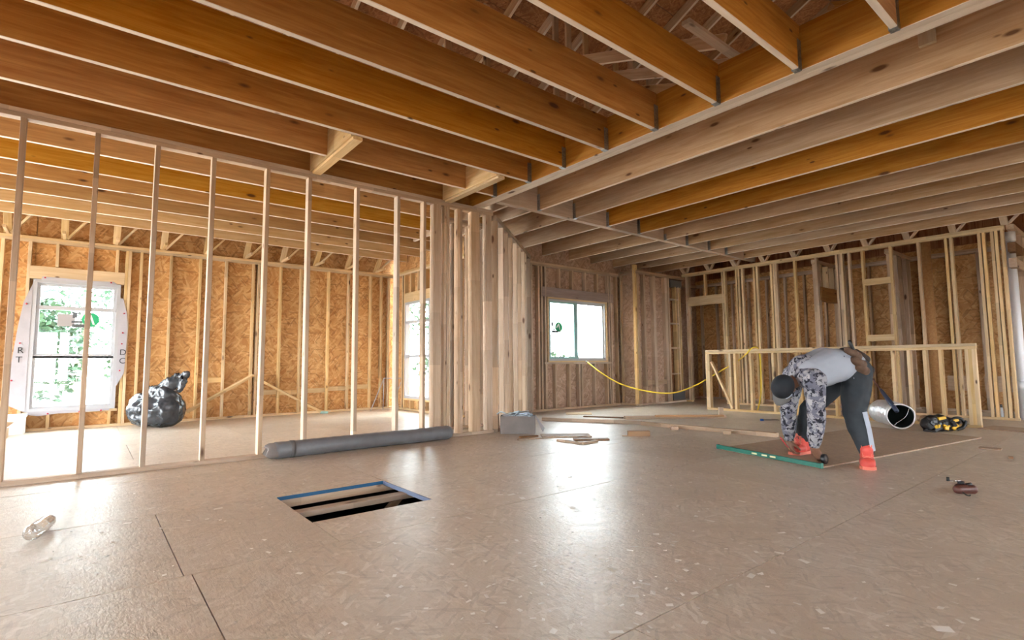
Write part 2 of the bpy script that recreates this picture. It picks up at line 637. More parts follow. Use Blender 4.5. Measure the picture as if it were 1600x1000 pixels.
# ground, foundation
gr = empty('ground', (0, 0, -0.75), 'pale gravel ground around and beneath the house', 'ground', kind='structure')
mesh_obj('gravel_field', [(-60, 10.2, -0.75), (70, 10.2, -0.75), (70, 80, -0.75), (-60, 80, -0.75)], [(0, 1, 2, 3)], 'gravel', gr)
mesh_obj('dirt_yard', [(-60, -60, -0.75), (70, -60, -0.75), (70, 10.2, -0.75), (-60, 10.2, -0.75)], [(0, 1, 2, 3)], 'dirt', gr)
mesh_obj('crawl_soil', [(-5, -4, -0.72), (12.3, -4, -0.72), (12.3, 10.15, -0.72), (-5, 10.15, -0.72)], [(0, 1, 2, 3)], 'soil', gr)
for a, b in (((-5.1, -4), (12.3, -4)), ((-5.1, 10.2), (5.1, 10.2)), ((5.0, 7.5), (12.3, 7.5)), ((-5, -4), (-5, 10.2)), ((5.05, 7.5), (5.05, 10.2)), ((12.2, -4), (12.2, 7.5))):
    board('foundation_wall', (a[0], a[1], -0.41), (b[0], b[1], -0.41), 0.2, 0.68, 'concrete', gr, ch=0)

# ---- floor panels
fl = empty('floor', (0, 0, 0), 'glossy weathered strand board subfloor with visible sheet joints', 'floor', kind='structure')
rows = [-4.0, -2.45, -1.23, -0.01, 1.21, 2.74, 3.96, 5.18, 6.4, 7.62, 8.84, 10.2]
starts = {3: 1.5, 4: 0.40, 5: 0.37, 6: 1.85}


def panel(x0, x1, y0, y1):
    g = 0.0025
    board('floor_panel', (x0 + g, (y0 + y1) / 2, -0.0095 + J(0.0006)), (x1 - g, (y0 + y1) / 2, -0.0095 + J(0.0006)), y1 - y0 - 2 * g, 0.019, 'floor_osb', fl, ch=0.001)


HX0, HX1, HY0, HY1 = 1.06, 1.845, 3.172, 3.90
for i in range(len(rows) - 1):
    y0, y1 = rows[i], rows[i + 1]
    xmax = 12.2 if y0 < 7.5 else 5.1
    s0 = starts.get(i, 0.4 + 1.22 * (i % 2))
    xs = [-5.0]
    k = s0 - 10 * 2.44
    seams = [s0 + j * (2.44 if i != 4 else 3.57) for j in range(-5, 8)]
    if i in (5, 6):
        seams = [-2.07, 0.37 if i == 5 else -0.6, 1.85, 4.29, 6.73, 9.17, 11.6]
    xs += [s for s in seams if -4.9 < s < xmax - 0.1] + [xmax]
    for a, b in zip(xs[:-1], xs[1:]):
        if i == 5 and a < HX0 < b + 0.01:
            panel(a, HX0, y0, y1)
            panel(HX0, b, y0, HY0)
            panel(HX0, b, HY1, y1)
        else:
            panel(a, b, y0, y1)
# opening in the floor
for y, hh in ((3.935, 0.058), (3.545, 0.036), (3.10, 0.058)):
    board('floor_truss_chord', (-0.6, y, -0.021 - hh / 2), (3.4, y, -0.021 - hh / 2), 0.088 if hh < 0.05 else 0.06, hh, 'stud_wood', fl)
board('edge_paint', (HX0, HY1 + 0.001, -0.010), (HX1, HY1 + 0.001, -0.010), 0.005, 0.024, 'blue_paint', fl, ch=0)
board('edge_paint', (HX1, HY0, -0.013), (HX1, HY1, -0.013), 0.012, 0.027, 'pale_blue_paint', fl, ch=0)
board('floor_truss_web', (2.05, 3.50, -0.09), (1.75, 3.50, -0.40), 0.04, 0.06, 'stud_wood', fl)
board('floor_truss_web', (2.05, 3.92, -0.09), (1.72, 3.92, -0.40), 0.04, 0.06, 'stud_wood', fl)
for y in (3.935, 3.545, 3.10):
    board('floor_truss_chord', (-0.6, y, -0.45), (3.4, y, -0.45), 0.06, 0.07, 'stud_wood', fl)

# ---- ceiling: joists, beams, hangers
ce = empty('ceiling', (0, 0, ZB), 'open ceiling of deep exposed wooden joists and flush beams', 'ceiling', kind='structure')
YL = [5.10, 4.445, 3.885, 3.297, 2.716, 2.122, 1.502, 0.916, 0.32, -0.28, -0.88, -1.48, -2.08, -2.68, -3.28, -3.88]


def hanger(x, y, ax):
    """galvanised U strap round a joist end; ax=0 joist runs along x and ends at +x"""
    t, h, dpt, wd = 0.003, 0.22, 0.05, 0.025
    vs, fs = [], []

    def bx(a, b):
        k = len(vs)
        for zz in (a[2], b[2]):
            for (xx, yy) in ((a[0], a[1]), (b[0], a[1]), (b[0], b[1]), (a[0], b[1])):
                vs.append((xx, yy, zz))
        for f in ((3, 2, 1, 0), (4, 5, 6, 7), (0, 1, 5, 4), (1, 2, 6, 5), (2, 3, 7, 6), (3, 0, 4, 7)):
            fs.append(tuple(k + q for q in f))
    z0 = ZB - t
    if ax == 0:
        bx((x - dpt, y - wd, z0), (x + 0.006, y - wd + t, z0 + h))
        bx((x - dpt, y + wd - t, z0), (x + 0.006, y + wd, z0 + h))
        bx((x - dpt, y - wd, z0 - t), (x + 0.006, y + wd, z0))
    else:
        bx((x - wd, y - dpt, z0), (x - wd + t, y + 0.004, z0 + h))
        bx((x + wd - t, y - dpt, z0), (x + wd, y + 0.004, z0 + h))
        bx((x - wd, y - dpt, z0 - t), (x + wd, y + 0.004, z0))
    mesh_obj('joist_hanger', vs, fs, 'galvanised', ce)


for i, y in enumerate(YL):
    yc = y + 0.021
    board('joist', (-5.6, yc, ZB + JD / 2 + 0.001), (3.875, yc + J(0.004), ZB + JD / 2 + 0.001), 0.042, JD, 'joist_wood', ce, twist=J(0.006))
    if y > 0:
        hanger(3.878, yc, 0)
for y in (5.70, 6.43, 7.09, 7.68, 8.34, 8.97, 9.60):
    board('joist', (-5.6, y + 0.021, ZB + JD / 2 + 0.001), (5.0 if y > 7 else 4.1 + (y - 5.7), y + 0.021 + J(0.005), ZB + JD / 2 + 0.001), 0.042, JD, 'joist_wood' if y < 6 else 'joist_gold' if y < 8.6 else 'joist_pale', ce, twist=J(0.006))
# flush beam, two plies
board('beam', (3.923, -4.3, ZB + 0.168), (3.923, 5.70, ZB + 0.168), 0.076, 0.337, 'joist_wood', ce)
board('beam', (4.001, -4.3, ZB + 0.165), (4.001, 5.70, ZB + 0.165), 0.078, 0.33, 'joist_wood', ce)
# right-hand joists along y
XR = [4.69, 5.375, 6.10, 6.855, 7.57, 8.22, 8.94, 9.55, 10.28]
for i, x in enumerate(XR):
    xc = x + 0.021
    mt = 'joist_wood_tan' if i not in (2, 3) else 'joist_wood'
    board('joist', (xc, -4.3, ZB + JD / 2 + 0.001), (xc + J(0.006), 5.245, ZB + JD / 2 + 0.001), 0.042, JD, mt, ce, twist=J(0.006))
    hanger(xc, 5.243, 1)
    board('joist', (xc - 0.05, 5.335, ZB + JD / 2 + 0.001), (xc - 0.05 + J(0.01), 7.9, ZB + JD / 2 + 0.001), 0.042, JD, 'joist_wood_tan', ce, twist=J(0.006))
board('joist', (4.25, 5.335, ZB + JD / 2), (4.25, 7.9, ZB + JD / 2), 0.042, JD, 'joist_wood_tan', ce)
board('beam', (4.045, 5.29, ZB + 0.16), (10.75, 5.29, ZB + 0.16), 0.088, 0.335, 'stud_wood', ce)
# cross blocks between the partition plate and the joists
for x in (1.79, 3.44):
    board('cross_block', (x, 4.49, ZB + 0.13), (x, 5.62, ZB + 0.13), 0.042, 0.28, 'pale_wood', ce)
    board('block_plate', (x + 0.045, 4.49, ZB - 0.017), (x + 0.045, 5.60, ZB - 0.017), 0.09, 0.034, 'pale_wood', ce)
sb = onx(1448, 56, 4.665)
board('scrap_block', (4.668, sb.y, sb.z - 0.065), (4.668, sb.y, sb.z + 0.09), 0.10, 0.04, 'pale_wood', ce, nrm=(1, 0, 0))

# ---- roof: deck panels, rafters, webs
ro = empty('roof', (0, 0, 3.0), 'dark strand board roof deck on rafters above the joists', 'roof', kind='structure')


def deck(x0, x1, y0, z0, y1, z1, nx, ny):
    for a in range(nx):
        for b in range(ny):
            xa, xb = x0 + (x1 - x0) * a / nx + 0.004, x0 + (x1 - x0) * (a + 1) / nx - 0.004
            ya, yb = y0 + (y1 - y0) * b / ny, y0 + (y1 - y0) * (b + 1) / ny
            za, zb = z0 + (z1 - z0) * b / ny, z0 + (z1 - z0) * (b + 1) / ny
            d = Vector((0, yb - ya, zb - za)).normalized() * 0.004
            n = Vector((0, -(zb - za), yb - ya)).normalized()
            pa, pb = Vector(((xa + xb) / 2, ya, za)) + d, Vector(((xa + xb) / 2, yb, zb)) - d
            if n.z < 0:
                n = -n
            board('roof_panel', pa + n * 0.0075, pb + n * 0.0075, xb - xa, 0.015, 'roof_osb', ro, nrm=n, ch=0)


SL = 0.47
RY, RZ = 3.0, 2.98 + SL * (10.8 - 3.0)
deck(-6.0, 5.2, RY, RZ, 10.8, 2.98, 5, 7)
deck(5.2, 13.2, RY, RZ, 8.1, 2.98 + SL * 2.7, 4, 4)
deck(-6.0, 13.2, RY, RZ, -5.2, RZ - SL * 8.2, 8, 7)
ZE = 2.98 + SL * 2.7
for x0_, x1_, y0_, z0_, y1_, z1_ in ((-6.1, 5.25, RY, RZ, 10.85, 2.957), (5.25, 13.3, RY, RZ, 8.15, ZE - 0.023), (-6.1, 13.3, -5.25, RZ - SL * 8.25, RY, RZ)):
    mesh_obj('roof_covering', [(x0_, y0_, z0_ + 0.03), (x1_, y0_, z0_ + 0.03), (x1_, y1_, z1_ + 0.03), (x0_, y1_, z1_ + 0.03)], [(0, 1, 2, 3)], 'shingle', ro)
board('soffit_panel', (12.65, -5.0, 2.95), (12.65, 8.1, 2.95), 1.15, 0.012, 'roof_osb', ro, ch=0)
board('soffit_panel', (5.1, 7.8, 3.45), (13.2, 7.8, 3.45), 0.64, 0.012, 'roof_osb', ro, ch=0)
board('soffit_panel', (12.05, 7.5, 3.2), (13.2, 7.5, 3.2), 0.012, 0.6, 'roof_osb', ro, ch=0)
board('fascia', (5.0, 8.11, (3.44 + ZE) / 2), (13.25, 8.11, (3.44 + ZE) / 2), 0.03, ZE - 3.40, 'pale_wood', ro)
mesh_obj('gable_panel', [(5.2, 8.1, 3.4), (5.2, 8.1, ZE), (5.2, 10.8, 2.98), (5.2, 9.85, 3.4)], [(0, 1, 2, 3)], 'roof_osb', ro)
board('soffit_panel', (5.13, 7.5, 3.42), (5.13, 9.9, 3.42), 0.3, 0.012, 'roof_osb', ro, ch=0)
for a, z in ((-6.0, 0), (13.2, 0)):       # gable ends
    ge = 10.8 if a < 0 else 8.1
    mesh_obj('gable_panel', [(a, ge, RZ - SL * (ge - 3.0)), (a, 3.0, RZ), (a, -5.2, RZ - SL * 8.2), (a, -5.2, 2.95), (a, ge, 2.95)], [(0, 1, 2, 3, 4)], 'roof_osb', ro)
x = -5.6
while x < 12.9:
    n = Vector((0, SL, 1)).normalized()
    off = -n * 0.075
    ye = 10.6 if x < 5.2 else 8.0
    board('rafter', Vector((x, ye, 2.98 + SL * (10.8 - ye))) + off, Vector((x, RY, RZ)) + off, 0.04, 0.14, 'joist_wood_tan', ro, nrm=n)
    n2 = Vector((0, -SL, 1)).normalized()
    board('rafter', Vector((x, -5.0, RZ - SL * 8.0)) - n2 * 0.075, Vector((x, RY, RZ)) - n2 * 0.075, 0.04, 0.14, 'joist_wood', ro, nrm=n2)
    x += 0.61
# truss webs standing between joists and rafters
for x in np.arange(-3.2, 5.0, 0.61):
    zt = 2.98 + SL * (10.8 - 6.6) - 0.15
    board('truss_web', (x + 0.04, 7.6, ZB + JD), (x + 0.04, 6.6, zt), 0.038, 0.089, 'stud_wood', ro, nrm=(1, 0, 0))
    board('truss_web', (x + 0.04, 5.9, ZB + JD), (x + 0.04, 6.6, zt), 0.038, 0.089, 'stud_wood', ro, nrm=(1, 0, 0))
for k, x in enumerate(np.arange(-4.6, 4.9, 0.61)):
    board('truss_web', (x, 10.10, 2.80), (x, 9.72, 3.22), 0.038, 0.089, 'pale_wood', ro, nrm=(1, 0, 0))
    board('truss_web', (x + 0.04, 10.10, 2.80), (x + 0.30, 9.86, 3.12), 0.03, 0.07, 'pale_wood', ro, nrm=(0, 1, 0))
    board('truss_chord', (x, 10.3, 2.80), (x, 9.66, 2.80), 0.038, 0.04, 'pale_wood', ro)
for k, y in enumerate(np.arange(6.9, 1.0, -0.61)):
    board('truss_web', (10.72, y, 2.94), (10.36, y, 3.25), 0.038, 0.089, 'stud_wood', ro, nrm=(0, 1, 0))
    board('truss_web', (10.72, y - 0.05, 2.95), (10.50, y - 0.34, 3.2), 0.03, 0.06, 'stud_wood', ro, nrm=(1, 0, 0))
for px_, py_, yy_ in ((868, 62, 4.9), (888, 78, 4.7), (915, 86, 4.9), (962, 112, 4.6), (985, 118, 4.75), (1014, 132, 4.6), (760, 20, 5.2), (700, 5, 5.0)):
    q_ = ony(px_, py_, yy_)
    board('truss_web', (q_.x, yy_, ZB + JD), (q_.x, yy_, 2.98 + SL * (10.8 - yy_) - 0.1), 0.089, 0.038, 'joist_wood_tan', ro, nrm=(0, 1, 0))
# over-framed valley rafters rising away above the right-hand joists
for k in range(6):
    x = 4.9 + 0.62 * k
    board('valley_rafter', (x, 2.6, 4.15 + 0.0 * k), (x, 5.4, 4.15 + 2.8 * 0.36), 0.042, 0.14, 'joist_wood_tan', ro, nrm=(0, -0.36, 1))
board('valley_plate', (4.2, 2.6, 4.06), (9.0, 2.6, 4.06), 0.09, 0.04, 'stud_wood', ro)


# ---- walls
class Wall:
    def __init__(s, name, a, b, label, zt, depth=0.089):
        s.a, s.b = Vector((a[0], a[1], 0)), Vector((b[0], b[1], 0))
        s.u = (s.b - s.a).normalized()
        s.n = Vector((-s.u.y, s.u.x, 0))
        s.L = (s.b - s.a).length
        s.zt = zt
        s.d = depth
        s.o = empty(name, s.a, label, 'wall', kind='structure')

    def p(s, t, off=0.0, z=0.0):
        return s.a + s.u * t + s.n * off + Vector((0, 0, z))

    def stud(s, t, z0=0.038, z1=None, wd=0.038, d=None, off=0.0, mat='stud_wood', name='stud'):
        z1 = s.zt - 0.076 if z1 is None else z1
        j = J(0.004)
        return board(name, s.p(t + j, off, z0), s.p(t + j + J(0.006), off, z1), wd, d or s.d, mat, s.o, nrm=s.n, twist=J(0.03))

    def plate(s, t0, t1, z, th=0.038, d=None, off=0.0, mat='stud_wood', name='top_plate'):
        return board(name, s.p(t0, off, z + th / 2), s.p(t1, off, z + th / 2), d or s.d, th, mat, s.o)

    def plates(s, gaps=(), mat='stud_wood'):
        s.plate(0, s.L, s.zt - 0.038, name='top_plate', mat=mat)
        s.plate(0, s.L, s.zt - 0.076, name='top_plate', mat=mat)
        e = [0]
        for g in gaps:
            e += list(g)
        e.append(s.L)
        for i in range(0, len(e), 2):
            if e[i + 1] - e[i] > 0.05:
                s.plate(e[i], e[i + 1], 0, name='bottom_plate', mat=mat)

    def sheath(s, off, openings=(), z0=-0.1, z1=None, mat='wall_osb', step=1.22, t0=0, t1=None):
        z1 = s.zt if z1 is None else z1
        t1 = s.L if t1 is None else t1
        t = t0
        while t < t1 - 0.02:
            e = min(t + step, t1)
            xs = sorted({t, e} | {min(max(q, t), e) for o_ in openings for q in o_[:2]})
            for xa, xb in zip(xs[:-1], xs[1:]):
                if xb - xa < 0.01:
                    continue
                m = (xa + xb) / 2
                spans = [(z0, z1)]
                for (oa, ob, za, zb) in openings:
                    if oa < m < ob:
                        spans = [(z0, za), (zb, z1)]
                for (q, r) in spans:
                    g = -0.004
                    of = off + 0.0025 * (int(round(t / step)) % 2)
                    board('sheathing_panel', s.p(m, of, q), s.p(m, of, r), xb - xa - 2 * g, 0.012, mat, s.o, nrm=s.n, ch=0)
            t = e


# partition with open studs
wp = Wall('wall_partition', (-5.0, 5.665), (4.215, 5.665), 'open stud partition between the main room and the room with two windows', ZB)
wp.plates(mat='stud_wood')
for x in (-4.6, -4.2, -3.8, -3.4, -3.0, -2.55, -2.1, -1.7, -1.3, -0.9, -0.48, -0.01, 0.416, 0.864, 1.353, 1.785, 2.32, 2.81, 3.168):
    wp.stud(x + 5.0)
for x, wd in ((3.345, 0.11), (3.46, 0.038), (3.50, 0.038), (3.67, 0.038), (3.705, 0.038), (3.93, 0.13), (4.15, 0.09)):
    wp.stud(x + 5.0, wd=wd)
# studs stacked behind the partition end
wc = Wall('wall_closet', (3.75, 6.3), (5.0, 6.3), 'short stud wall standing behind the end of the partition', ZB)
wc.plates()
for x in (3.85, 4.0, 4.27, 4.53, 4.72, 4.9):
    wc.stud(x - 3.75, wd=0.06)
# diagonal wall
DA, DB = (4.25, 5.66), (6.41, 7.44)
wd_ = Wall('wall_diagonal', DA, DB, 'slanting stud wall between partition and slider window wall', 2.93)
wd_.plates()
for k, t in enumerate((0.05, 0.42, 0.74, 1.06, 1.42, 1.78, 2.14, 2.30, 2.72)):
    wd_.stud(t, wd=0.038 if k % 3 else 0.06)
for t in (0.55, 1.2, 1.9, 2.5):
    wd_.stud(t, off=0.5)

# back wall of the left room with tall window
wb = Wall('wall_back', (-5.0, 10.145), (5.05, 10.145), 'strand board exterior wall with studs behind the open partition', 2.78)
wb.plates(mat='pale_wood')
WL = (-0.645, 0.365, 0.27, 2.165)
wb.sheath(0.051, [(WL[0] + 5, WL[1] + 5, WL[2], WL[3]), (1.0, 3.4, 0.27, 2.165)], z1=3.26)  # second opening is out of view, added to brighten the left room
wb.plate(0.9, 3.5, 2.17, 0.185, mat='pale_wood', name='header')
wb.plate(0.9, 3.5, 0.23, 0.038, mat='pale_wood', name='sill_plate')
for x in (-4.6, -4.2, -4.05, -1.55, -1.4, -0.98, 0.62, 1.018, 1.422, 1.822, 2.256, 2.33, 2.717, 3.079, 3.60, 4.0, 4.467, 4.70, 4.86):
    wb.stud(x + 5, mat='pale_wood')
for x in (WL[0] - 0.06, WL[1] + 0.06, WL[1] + 0.10):
    wb.stud(x + 5, mat='pale_wood')
wb.plate(WL[0] + 4.96, WL[1] + 5.04, WL[3] + 0.005, 0.185, mat='header_wood' if False else 'pale_wood', name='header')
for x in (-0.40, -0.02, 0.30):
    wb.stud(x + 5, z0=2.36, mat='pale_wood', name='cripple_stud')
    wb.stud(x + 5, z0=0.038, z1=0.23, mat='pale_wood', name='cripple_stud')
wb.plate(WL[0] + 4.97, WL[1] + 5.03, 0.23, 0.038, mat='pale_wood', name='sill_plate')
for a, b, z in ((0.64, 1.0, 0.36), (1.44, 1.80, 0.66), (2.35, 2.7, 0.42), (2.75, 3.06, 0.40), (3.1, 3.58, 0.42), (3.62, 3.98, 0.44), (4.02, 4.45, 0.46), (-0.96, -0.72, 0.40)):
    board('blocking', (a, 10.17, z), (b, 10.17, z), 0.038, 0.085, 'pale_wood', wb.o)

# side wall of the left room
ws = Wall('wall_side', (4.995, 10.10), (4.995, 7.45), 'short strand board wall with narrow window beside the back corner', 2.78)
ws.plates(mat='pale_wood')
WS = (10.10 - 9.55, 10.10 - 8.55, 0.235, 2.13)
ws.sheath(0.051, [WS], z1=3.45)
for t in (0.07, 0.40, 0.49, 1.61, 1.70, 2.1, 2.55):
    ws.stud(t, mat='pale_wood')
ws.plate(0.5, 1.6, 2.135, 0.19, mat='pale_wood', name='header')
for t in (0.75, 1.05, 1.35):
    ws.stud(t, z0=2.33, name='cripple_stud', mat='pale_wood')
    ws.stud(t, z0=0.038, z1=0.2, name='cripple_stud', mat='pale_wood')
ws.plate(0.5, 1.6, 0.197, 0.038, mat='pale_wood', name='sill_plate')

# slider window wall
ww = Wall('wall_window', (4.995, 7.445), (8.97, 7.445), 'strand board wall around the sliding window', 2.83)
ww.plates()
WM = (6.872, 8.545, 0.92, 2.17)
ww.sheath(0.051, mat='glare_brown_osb', openings=[(WM[0] - 4.995, WM[1] - 4.995, WM[2], WM[3])], z1=3.45)
wrr = Wall('wall_rear_right', (8.97, 7.445), (12.1, 7.445), 'strand board exterior wall closing the corner beyond the chase', 2.83)
wrr.plates()
wrr.sheath(0.051, z1=3.45, mat='glare_brown_osb')
for x in (5.4, 5.8, 6.2, 6.45, 6.62, 6.70, 6.80, 8.62, 8.70, 8.90):
    ww.stud(x - 4.995)
ww.plate(6.70 - 4.995, 8.75 - 4.995, 2.175, 0.19, mat='grey_header', name='header')
for x in (6.80, 7.18, 7.55, 7.92, 8.28, 8.62):
    ww.stud(x - 4.995, z0=2.37, name='cripple_stud')
for x in (6.80, 7.05, 7.42, 7.70, 7.78, 8.16, 8.55):
    ww.stud(x - 4.995, z0=0.038, z1=0.88, name='cripple_stud')
ww.plate(6.76 - 4.995, 8.66 - 4.995, 0.88, 0.038, name='sill_plate')

# chase wall jogging forward, then wall to the right-hand corner
wj = Wall('wall_chase', (9.0, 7.40), (9.0, 6.98), 'narrow chase return with pale corner post beside the sliding window', 2.86)
wj.plates()
wj.sheath(0.02, mat='glare_brown_osb')
wj.stud(0.03)
wj.stud(0.40, wd=0.06, mat='pale_wood', name='corner_post', z1=2.97)
wk = Wall('wall_corner', (8.99, 6.995), (10.75, 6.995), 'strand board wall with flat studs left of the door frame', 2.86)
wk.plates()
wk.sheath(0.051, t0=0.0, t1=1.2, mat='glare_brown_osb')
for t, wd in ((0.05, 0.06), (0.27, 0.06), (0.62, 0.09), (1.05, 0.09), (1.15, 0.06)):
    wk.stud(t, wd=wd)
wk.plate(0.3, 1.1, 0.42, 0.10, name='blocking', d=0.04)
for z in (0.62, 1.2, 1.75, 2.3):
    wk.plate(1.18, 1.5, z, 0.035, name='blocking')
wk.sheath(0.3, t0=1.1, t1=1.76, mat='roof_osb')
for t, wd in ((1.42, 0.05), (1.52, 0.04), (1.60, 0.04)):
    wk.stud(t, wd=wd, z0=0.25, z1=2.62, mat='pale_wood')
wk.plate(1.22, 1.66, 2.60, 0.16, name='duct_boot', mat='dull_grey')
wk.plate(1.22, 1.66, 0.06, 0.18, name='duct_boot', mat='dull_grey')

# right-hand stud wall
wr = Wall('wall_right', (10.745, 6.98), (10.745, 1.42), 'pale open stud wall behind the stair railing with door frame', 2.935)
wr.plates([(0.16, 1.0)], mat='pale_wood')
Y0 = 6.98
for y in (6.86, 6.82, 5.97, 5.93, 5.66, 5.60, 5.53, 5.27, 5.22, 4.92, 4.86, 4.83, 4.46, 4.08, 3.72, 3.67, 3.63, 3.51, 3.30, 2.88, 2.49, 2.13, 2.06, 1.72, 1.66, 1.57, 1.52, 1.45):
    wr.stud(Y0 - y, mat='pale_wood' if random.random() < 0.6 else 'stud_wood')
wr.stud(Y0 - 6.40, z0=2.38, mat='pale_wood', name='cripple_stud')
wr.plate(Y0 - 6.84, Y0 - 5.94, 2.17, 0.205, mat='pale_wood', name='header')
for z in (2.23, 1.24):
    wr.plate(Y0 - 3.30, Y0 - 2.90, z, 0.11, mat='pale_wood', name='blocking')

# exterior wall beyond, seen through the studs
we = Wall('wall_far_right', (12.05, 7.5), (12.05, 0.2), 'dark red strand board exterior wall seen through the right stud wall', 2.84)
we.plates()
we.sheath(0.051, mat='wall_osb', z1=2.95)
for y in np.arange(7.2, 0.3, -0.41):
    we.stud(7.4 - y, mat='stud_wood')
for y in (4.1, 3.2, 2.4, 1.9):
    we.plate(7.4 - y, 7.4 - y + 0.37, 0.36, 0.26, name='blocking', mat='stud_wood')
# cross wall with a doorway header between the two
wx = Wall('wall_cross', (10.80, 4.15), (12.0, 4.15), 'short cross wall with brown doorway header behind right studs', 2.84)
wx.plates([(0.2, 1.0)])
for t in (0.06, 0.16, 1.04, 1.14):
    wx.stud(t)
wx.plate(0.14, 1.06, 2.06, 0.27, mat='header_wood', name='header')
for t in (0.25, 0.55, 0.85):
    wx.stud(t, z0=2.34, name='cripple_stud', mat='pale_wood')
wy = Wall('wall_return', (10.80, 2.95), (12.0, 2.95), 'short sheathed return wall behind the right studs', 2.84)
wy.plates()
for t in (0.1, 0.35, 0.6, 0.85, 1.1):
    wy.stud(t)
wy.sheath(0.05, mat='sheet_osb', t0=0.3)
# closing walls outside the view to the right and front
wz = Wall('wall_front', (12.05, 0.25), (12.05, -4.0), 'strand board exterior wall along the right front of the room', 2.93)
wz.plates()
wz.sheath(0.051)
for t in np.arange(0.2, 4.2, 0.41):
    wz.stud(t)
wq = Wall('wall_right_return', (10.745, 1.36), (12.0, 1.36), 'stud return at the near end of the right stud wall', 2.935)
wq.plate(0.0, 1.3, 2.86, 0.076, mat='stud_wood')
for t in (0.62, 0.66, 0.95, 1.2):
    wq.stud(t)
wq.plate(0.0, 1.2, 2.28, 0.14, mat='stud_wood', name='header')
wq.plate(0.0, 1.2, 2.52, 0.14, mat='dark_wood', name='header')
wm = Wall('wall_behind', (12.1, -4.0), (-5.0, -4.0), 'strand board wall with three openings added for daylight behind the photographer', 2.93)
wm.plates()
WB = [(1.4, 3.4, 0.6, 2.2), (7.0, 8.6, 0.9, 2.1), (12.6, 14.0, 0.0, 2.1)]  # unseen openings, added and sized to bring daylight into the main room
wm.sheath(0.051, WB)
for t in np.arange(0.2, 17.0, 0.61):
    if not any(a_ - 0.05 < t < b_ + 0.05 for a_, b_, c_, d_ in WB):
        wm.stud(t)
for a_, b_, c_, d_ in WB:
    wm.plate(a_ - 0.05, b_ + 0.05, d_, 0.19, name='header')
    if c_ > 0.1:
        wm.plate(a_ - 0.05, b_ + 0.05, c_ - 0.04, 0.038, name='sill_plate')

wlf = Wall('wall_left', (-5.0, 5.62), (-5.0, -4.0), 'strand board wall with wide openings added for daylight left of the photographer', 2.93)
wlf.plates([(1.2, 2.4), (6.4, 7.6)])
WO = [(1.2, 2.4, -0.1, 2.15), (6.4, 7.6, -0.1, 2.15)]  # openings out of view, sized to light the room from the left
wlf.sheath(-0.051, WO)
for t in np.arange(0.05, 9.6, 0.575):
    if not any(a_ - 0.05 < t < b_ + 0.05 for a_, b_, c_, d_ in WO):
        wlf.stud(t)
for a_, b_, c_, d_ in WO:
    wlf.plate(a_ - 0.05, b_ + 0.05, d_, 0.24, name='header')

# round post
tube('timber_post', [(11.3, 2.53, 0), (11.3, 2.53, 1.5), (11.3, 2.53, 3.0)], [0.085, 0.083, 0.08], 'header_wood', we.o, n=16)

# stair railing (half wall)
rl = Wall('wall_stair', (9.27, 5.555), (9.27, 1.60), 'waist high stud railing with flat cap around the stair', 1.125)
rl.plate(0, rl.L, 1.087, 0.038, mat='pale_wood', name='cap')
rl.plate(0, rl.L, 1.046, 0.038, mat='pale_wood', name='top_plate')
rl.plate(0, rl.L, 0.0, 0.038, mat='pale_wood', name='bottom_plate')
for y in (5.54, 5.50, 5.07, 4.98, 4.68, 4.28, 3.90, 3.32, 2.92, 2.54, 2.345, 2.16, 1.98, 1.70, 1.66, 1.62):
    rl.stud(5.555 - y, z1=1.046, mat='pale_wood', wd=0.042)
board('diagonal_brace', (9.24, 5.44, 0.90), (9.24, 5.05, 0.06), 0.038, 0.06, 'pale_wood', rl.o, nrm=(1, 0, 0))

# pipe column at the right edge
pc = empty('vent_pipe', (10.55, 1.22, 0), 'white plastic vent pipe rising beside the right stud wall', 'pipe')

# ---- windows
def strip(name, wall_y, x0, x1, z0, z1, y0, y1, mat, parent):
    return board(name, ((x0 + x1) / 2, (y0 + y1) / 2, z0), ((x0 + x1) / 2, (y0 + y1) / 2, z1), x1 - x0, y1 - y0, mat, parent, nrm=(0, 1, 0), ch=0.004)


def frame(name, parent, x0, x1, z0, z1, y0, y1, t, mat):
    vs, fs = [], []
    for (a, b, c, d) in ((x0, x0 + t, z0, z1), (x1 - t, x1, z0, z1), (x0 + t, x1 - t, z0, z0 + t), (x0 + t, x1 - t, z1 - t, z1)):
        k = len(vs)
        for yy in (y0, y1):
            vs += [(a, yy, c), (b, yy, c), (b, yy, d), (a, yy, d)]
        for f in ((0, 1, 2, 3), (7, 6, 5, 4), (0, 4, 5, 1), (1, 5, 6, 2), (2, 6, 7, 3), (3, 7, 4, 0)):
            fs.append(tuple(k + q for q in f))
    return mesh_obj(name, vs, fs, mat, parent)


def pane(parent, x0, x1, z0, z1, y):
    return mesh_obj('pane', [(x0, y, z0), (x1, y, z0), (x1, y, z1), (x0, y, z1), (x0, y + .004, z0), (x1, y + .004, z0), (x1, y + .004, z1), (x0, y + .004, z1)],
                    [(0, 1, 2, 3), (7, 6, 5, 4), (0, 4, 5, 1), (2, 6, 7, 3), (1, 5, 6, 2), (3, 7, 4, 0)], 'window_glass', parent)


